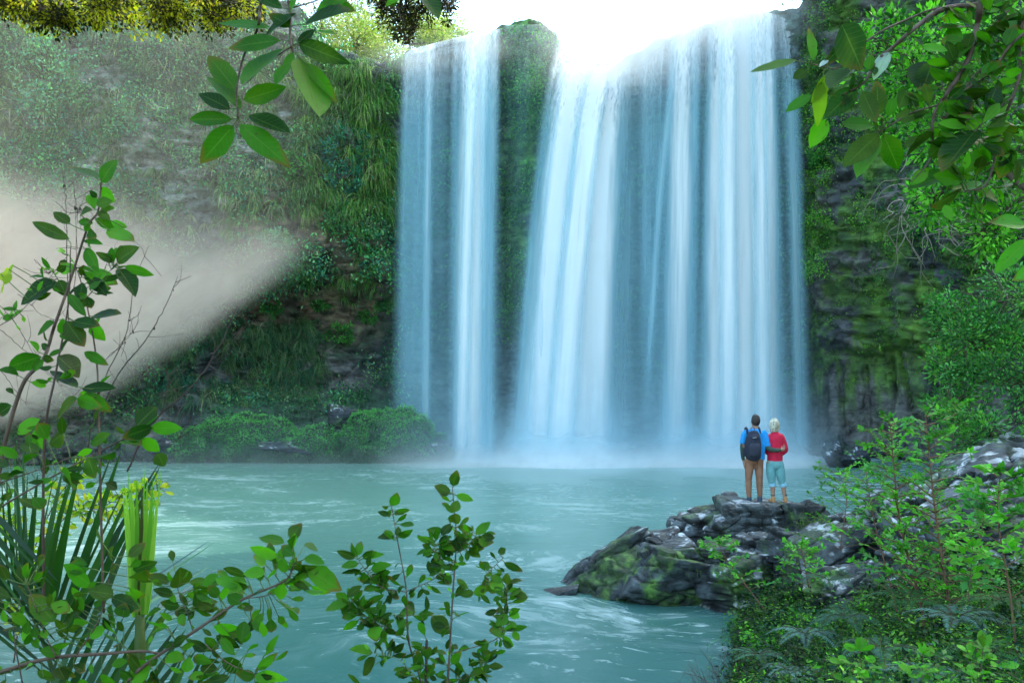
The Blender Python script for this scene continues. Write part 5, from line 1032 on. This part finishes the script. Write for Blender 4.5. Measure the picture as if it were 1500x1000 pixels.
body('shirt', [[(.01, 0, .885, .165, .125), (.01, 0, 1.05, .168, .120), (.015, 0, 1.25, .185, .125), (.015, 0, 1.37, .19, .12), (.018, 0, 1.43, .15, .10), (.02, 0, 1.475, .078, .078)],
               [(-.13, 0, 1.41, .07, .07), (-.19, 0, 1.35, .07, .07), (-.235, -.01, 1.17, .062, .062)], [(.15, 0, 1.41, .07, .07), (.20, -.01, 1.35, .07, .07), (.235, -.08, 1.15, .062, .062), (.245, -.10, 1.11, .058, .058)],
               [(.145, -.03, .86, .05, .08), (.155, -.03, 1.0, .045, .09), (.16, -.02, 1.2, .04, .08)]], cloth('blue_cloth', (.015, .30, .72), sc_=40), mn)
body('sleeves', [[(.225, -.085, 1.13, .045, .045), (.24, -.115, 1.095, .050, .050), (.30, -.155, 1.068, .046, .046), (.37, -.168, 1.055, .044, .044), (.475, -.152, 1.065, .034, .036)],
                 [(-.235, -.01, 1.19, .045, .045), (-.24, -.01, 1.1, .050, .050), (-.225, .018, .92, .040, .040), (-.208, .03, .845, .033, .035)]], cloth('dark_green_cloth', (.045, .085, .065), sc_=90), mn)
body('trousers', [[(.0, 0, .93, .165, .115), (0, 0, .84, .168, .125), (0, -.005, .77, .12, .09)],
                  [(-.085, 0, .86, .095, .11), (-.10, 0, .68, .086, .098), (-.112, .01, .48, .066, .08), (-.114, -.005, .3, .060, .068), (-.104, 0, .10, .046, .052)],
                  [(.085, 0, .86, .095, .11), (.092, .01, .68, .086, .098), (.098, -.015, .48, .066, .08), (.105, .0, .3, .060, .068), (.112, 0, .10, .046, .052)]], cloth('brown_cloth', (.30, .145, .085), sc_=35, var=.8), mn)
for sx, dx in ((-.103, -.02), (.108, .05)):
    body('boot', [[(sx, 0, .14, .050, .052), (sx, 0, .08, .048, .058), (sx, .01, .04, .050, .072)], [(sx, -.05, .035, .038, .034), (sx+dx*.3, .04, .035, .046, .036), (sx+dx, .15, .032, .048, .03), (sx+dx*1.1, .19, .028, .03, .02)]], cloth('boot_leather', (.055, .085, .12)), mn)
# backpack: a thing of its own
bp = empty('backpack', W(1097, 671, 16.75), 'dark navy backpack on the man\'s back', 'backpack')
BK = cloth('navy_nylon', (.018, .024, .045), sc_=120); BKX = -.075
ax_, az_ = mn['_o'][0]+BKX-bp['_o'][0], mn['_o'][2]-bp['_o'][2]; dy = 17.-16.75
def bpart(n, parts, mat, **kw):
    return body(n, [[(ax_+p[0], dy+p[1], az_+p[2], p[3], p[4]) for p in q] for q in parts], mat, bp, **kw)
bpart('pack', [[(0, -.17, .87, .09, .05), (0, -.19, .92, .15, .10), (-.01, -.20, 1.1, .165, .115), (0, -.19, 1.28, .145, .105), (.01, -.17, 1.40, .105, .075), (.01, -.16, 1.44, .05, .04)]], BK)
bpart('pocket', [[(0, -.27, .93, .06, .03), (0, -.30, .99, .11, .05), (0, -.305, 1.12, .115, .055), (0, -.29, 1.20, .085, .035)]], cloth('navy_nylon_pocket', (.030, .036, .06)))
bpart('pocket', [[(.0, -.27, 1.25, .05, .02), (.0, -.275, 1.31, .09, .035), (.0, -.25, 1.37, .06, .02)]], cloth('navy_nylon_lid', (.022, .028, .05)))
bpart('logo', [[(-.045, -.308, 1.305, .003, .008), (.03, -.306, 1.315, .003, .008)]], flat_mat('pale_print', (.6, .65, .7)), vox=.004, smooth=0)
bpart('side_pocket', [[(-.165, -.17, .94, .03, .05), (-.175, -.18, 1.0, .04, .06), (-.17, -.18, 1.10, .03, .05)]], BK)
for x0 in (-.09, .16): bpart('strap', [[(x0, -.10, 1.37, .022, .012), (x0+.0, -.07, 1.46, .024, .012), (x0+.0, .02, 1.50, .024, .012), (x0+.01, .11, 1.43, .024, .012), (x0+.02, .14, 1.28, .022, .012)]], BK, vox=.008)
bpart('handle', [[(-.03, -.14, 1.44, .007, .007), (-.03, -.15, 1.50, .007, .007), (.03, -.15, 1.50, .007, .007), (.03, -.14, 1.44, .007, .007)]], BK, vox=.005, smooth=1)
bpart('hanging_strap', [[(.07, -.20, .88, .006, .004), (.075, -.20, .78, .006, .004), (.07, -.20, .66, .006, .004)]], BK, vox=.004, smooth=0)
# woman
wm = person(1141, 'fair haired woman in a red top and pale teal trousers beside the man')
body('body', [
    [(-.08, 0, 1.36, .06, .055), (-.09, 0, 1.43, .048, .048), (-.095, .01, 1.49, .05, .055)],
    [(-.095, .01, 1.44, .035, .04), (-.095, .02, 1.48, .06, .075), (-.095, .012, 1.55, .072, .088), (-.095, .008, 1.61, .066, .08), (-.095, .004, 1.65, .03, .04)], [(-.095, .095, 1.53, .010, .014), (-.095, .108, 1.52, .012, .012)],
    [(-.08, 0, .80, .14, .10), (-.08, 0, 1.0, .12, .085), (-.08, 0, 1.2, .14, .09), (-.08, 0, 1.33, .14, .08), (-.085, 0, 1.38, .06, .05)],
    [(-.17, 0, .82, .08, .085), (-.155, 0, .5, .055, .06), (-.125, -.005, .33, .052, .058), (-.12, 0, .12, .033, .036), (-.11, .0, .08, .034, .04)],
    [(0., 0, .82, .08, .085), (.04, 0, .5, .055, .06), (.085, -.005, .33, .052, .058), (.115, 0, .12, .033, .036), (.125, 0, .08, .034, .04)],
    [(.05, 0, 1.30, .045, .045), (.12, .0, 1.05, .038, .038), (.06, .12, .98, .028, .028), (.0, .15, 1.0, .022, .026)],
    [(-.22, 0, 1.30, .045, .045), (-.245, .05, 1.06, .038, .038), (-.16, .13, .98, .028, .028), (-.08, .15, 1.0, .022, .026)],
    [(.0, .15, 1.0, .02, .03), (-.03, .155, 1.005, .03, .018)], [(-.08, .16, 1.0, .02, .03), (-.05, .165, 1.0, .03, .016)],
    [(-.03, .17, 1.02, .008, .008), (-.075, .175, 1.03, .007, .007)], [(-.03, .17, 1.0, .008, .008), (-.08, .178, 1.0, .007, .007)], [(-.03, .17, .985, .008, .008), (-.075, .175, .975, .007, .007)],
], SKIN, wm, .0095, 2)
def hair_mat(name, lo, hi):
    m, nt = newmat(name); k = NT(nt); n = k.noise(1., 4, .65, map=(70, 70, 9)); n2 = k.noise(1., 3, .6, map=(22, 22, 4))
    c = k.mix(k.ramp(k.m('ADD', k.m('MULTIPLY', n, .5), k.m('MULTIPLY', n2, .5)), .36, .62), lo, hi)
    k.out(k.n('ShaderNodeBsdfPrincipled', ins={'Base Color': c, 'Roughness': .45, 'Normal': k.n('ShaderNodeBump', ins={'Strength': .9, 'Distance': .03, 'Height': n}).outputs[0]}).outputs[0]); return m
HAIRM = hair_mat('fair_hair', (.16, .13, .07), (.85, .82, .66))
body('hair', [[(-.14, -.045, 1.42, .03, .03), (-.15, -.03, 1.50, .04, .05)], [(-.05, -.045, 1.415, .03, .03), (-.04, -.03, 1.50, .04, .05)], [(-.095, -.04, 1.405, .06, .04), (-.095, -.03, 1.44, .088, .06), (-.095, -.02, 1.50, .104, .09), (-.095, -.01, 1.57, .105, .105), (-.095, .0, 1.63, .085, .09), (-.095, .0, 1.675, .045, .055), (-.095, 0, 1.685, .01, .02)]], HAIRM, wm, .009, 1)
body('top', [[(-.08, 0, .79, .150, .115), (-.08, 0, .90, .155, .115), (-.08, 0, 1.08, .150, .11), (-.078, 0, 1.22, .168, .11), (-.078, 0, 1.32, .165, .10), (-.085, 0, 1.375, .10, .075), (-.09, 0, 1.41, .065, .062)],
             [(.02, 0, 1.34, .06, .06), (.07, 0, 1.27, .058, .058), (.118, .0, 1.14, .052, .052), (.132, .01, 1.04, .050, .050), (.075, .10, .965, .042, .042), (.02, .145, .99, .034, .034)],
             [(-.18, 0, 1.34, .06, .06), (-.23, 0, 1.27, .058, .058), (-.25, .03, 1.08, .050, .050), (-.19, .11, .98, .042, .042), (-.1, .145, 1.0, .034, .034)]], cloth('red_cloth', (.62, .012, .055), sc_=30, var=.6), wm)
body('trousers', [[(-.08, 0, .86, .150, .110), (-.08, 0, .76, .165, .125), (-.08, 0, .68, .14, .10)],
                  [(-.165, 0, .78, .09, .10), (-.16, 0, .6, .092, .098), (-.145, 0, .46, .080, .085), (-.14, 0, .38, .062, .068)],
                  [(.005, 0, .78, .09, .10), (.03, 0, .6, .092, .098), (.055, 0, .46, .080, .085), (.07, 0, .38, .062, .068)]], cloth('teal_cloth', (.16, .40, .42), sc_=30, var=.7), wm)
for sx, s2 in ((-.137, 0), (.073, .02)):
    body('trouser_cuff', [[(sx, 0, .41, .068, .070), (sx+s2*.5, 0, .36, .067, .070), (sx+s2, 0, .315, .063, .066)]], cloth('pale_blue_cloth', (.30, .62, .78)), wm)
for sx, dx in ((-.118, -.02), (.123, .05)):
    body('ankle_band', [[(sx, 0, .165, .040, .042), (sx, 0, .145, .041, .044)]], cloth('black_band', (.02, .02, .02)), wm, vox=.007, smooth=1)
    body('shoe', [[(sx, 0, .125, .042, .045), (sx, 0, .07, .043, .052), (sx, .01, .035, .046, .064)], [(sx, -.04, .03, .036, .03), (sx+dx*.3, .04, .03, .042, .032), (sx+dx, .13, .028, .043, .026), (sx+dx*1.1, .165, .024, .025, .018)]], cloth('tan_suede', (.55, .28, .12)), wm)
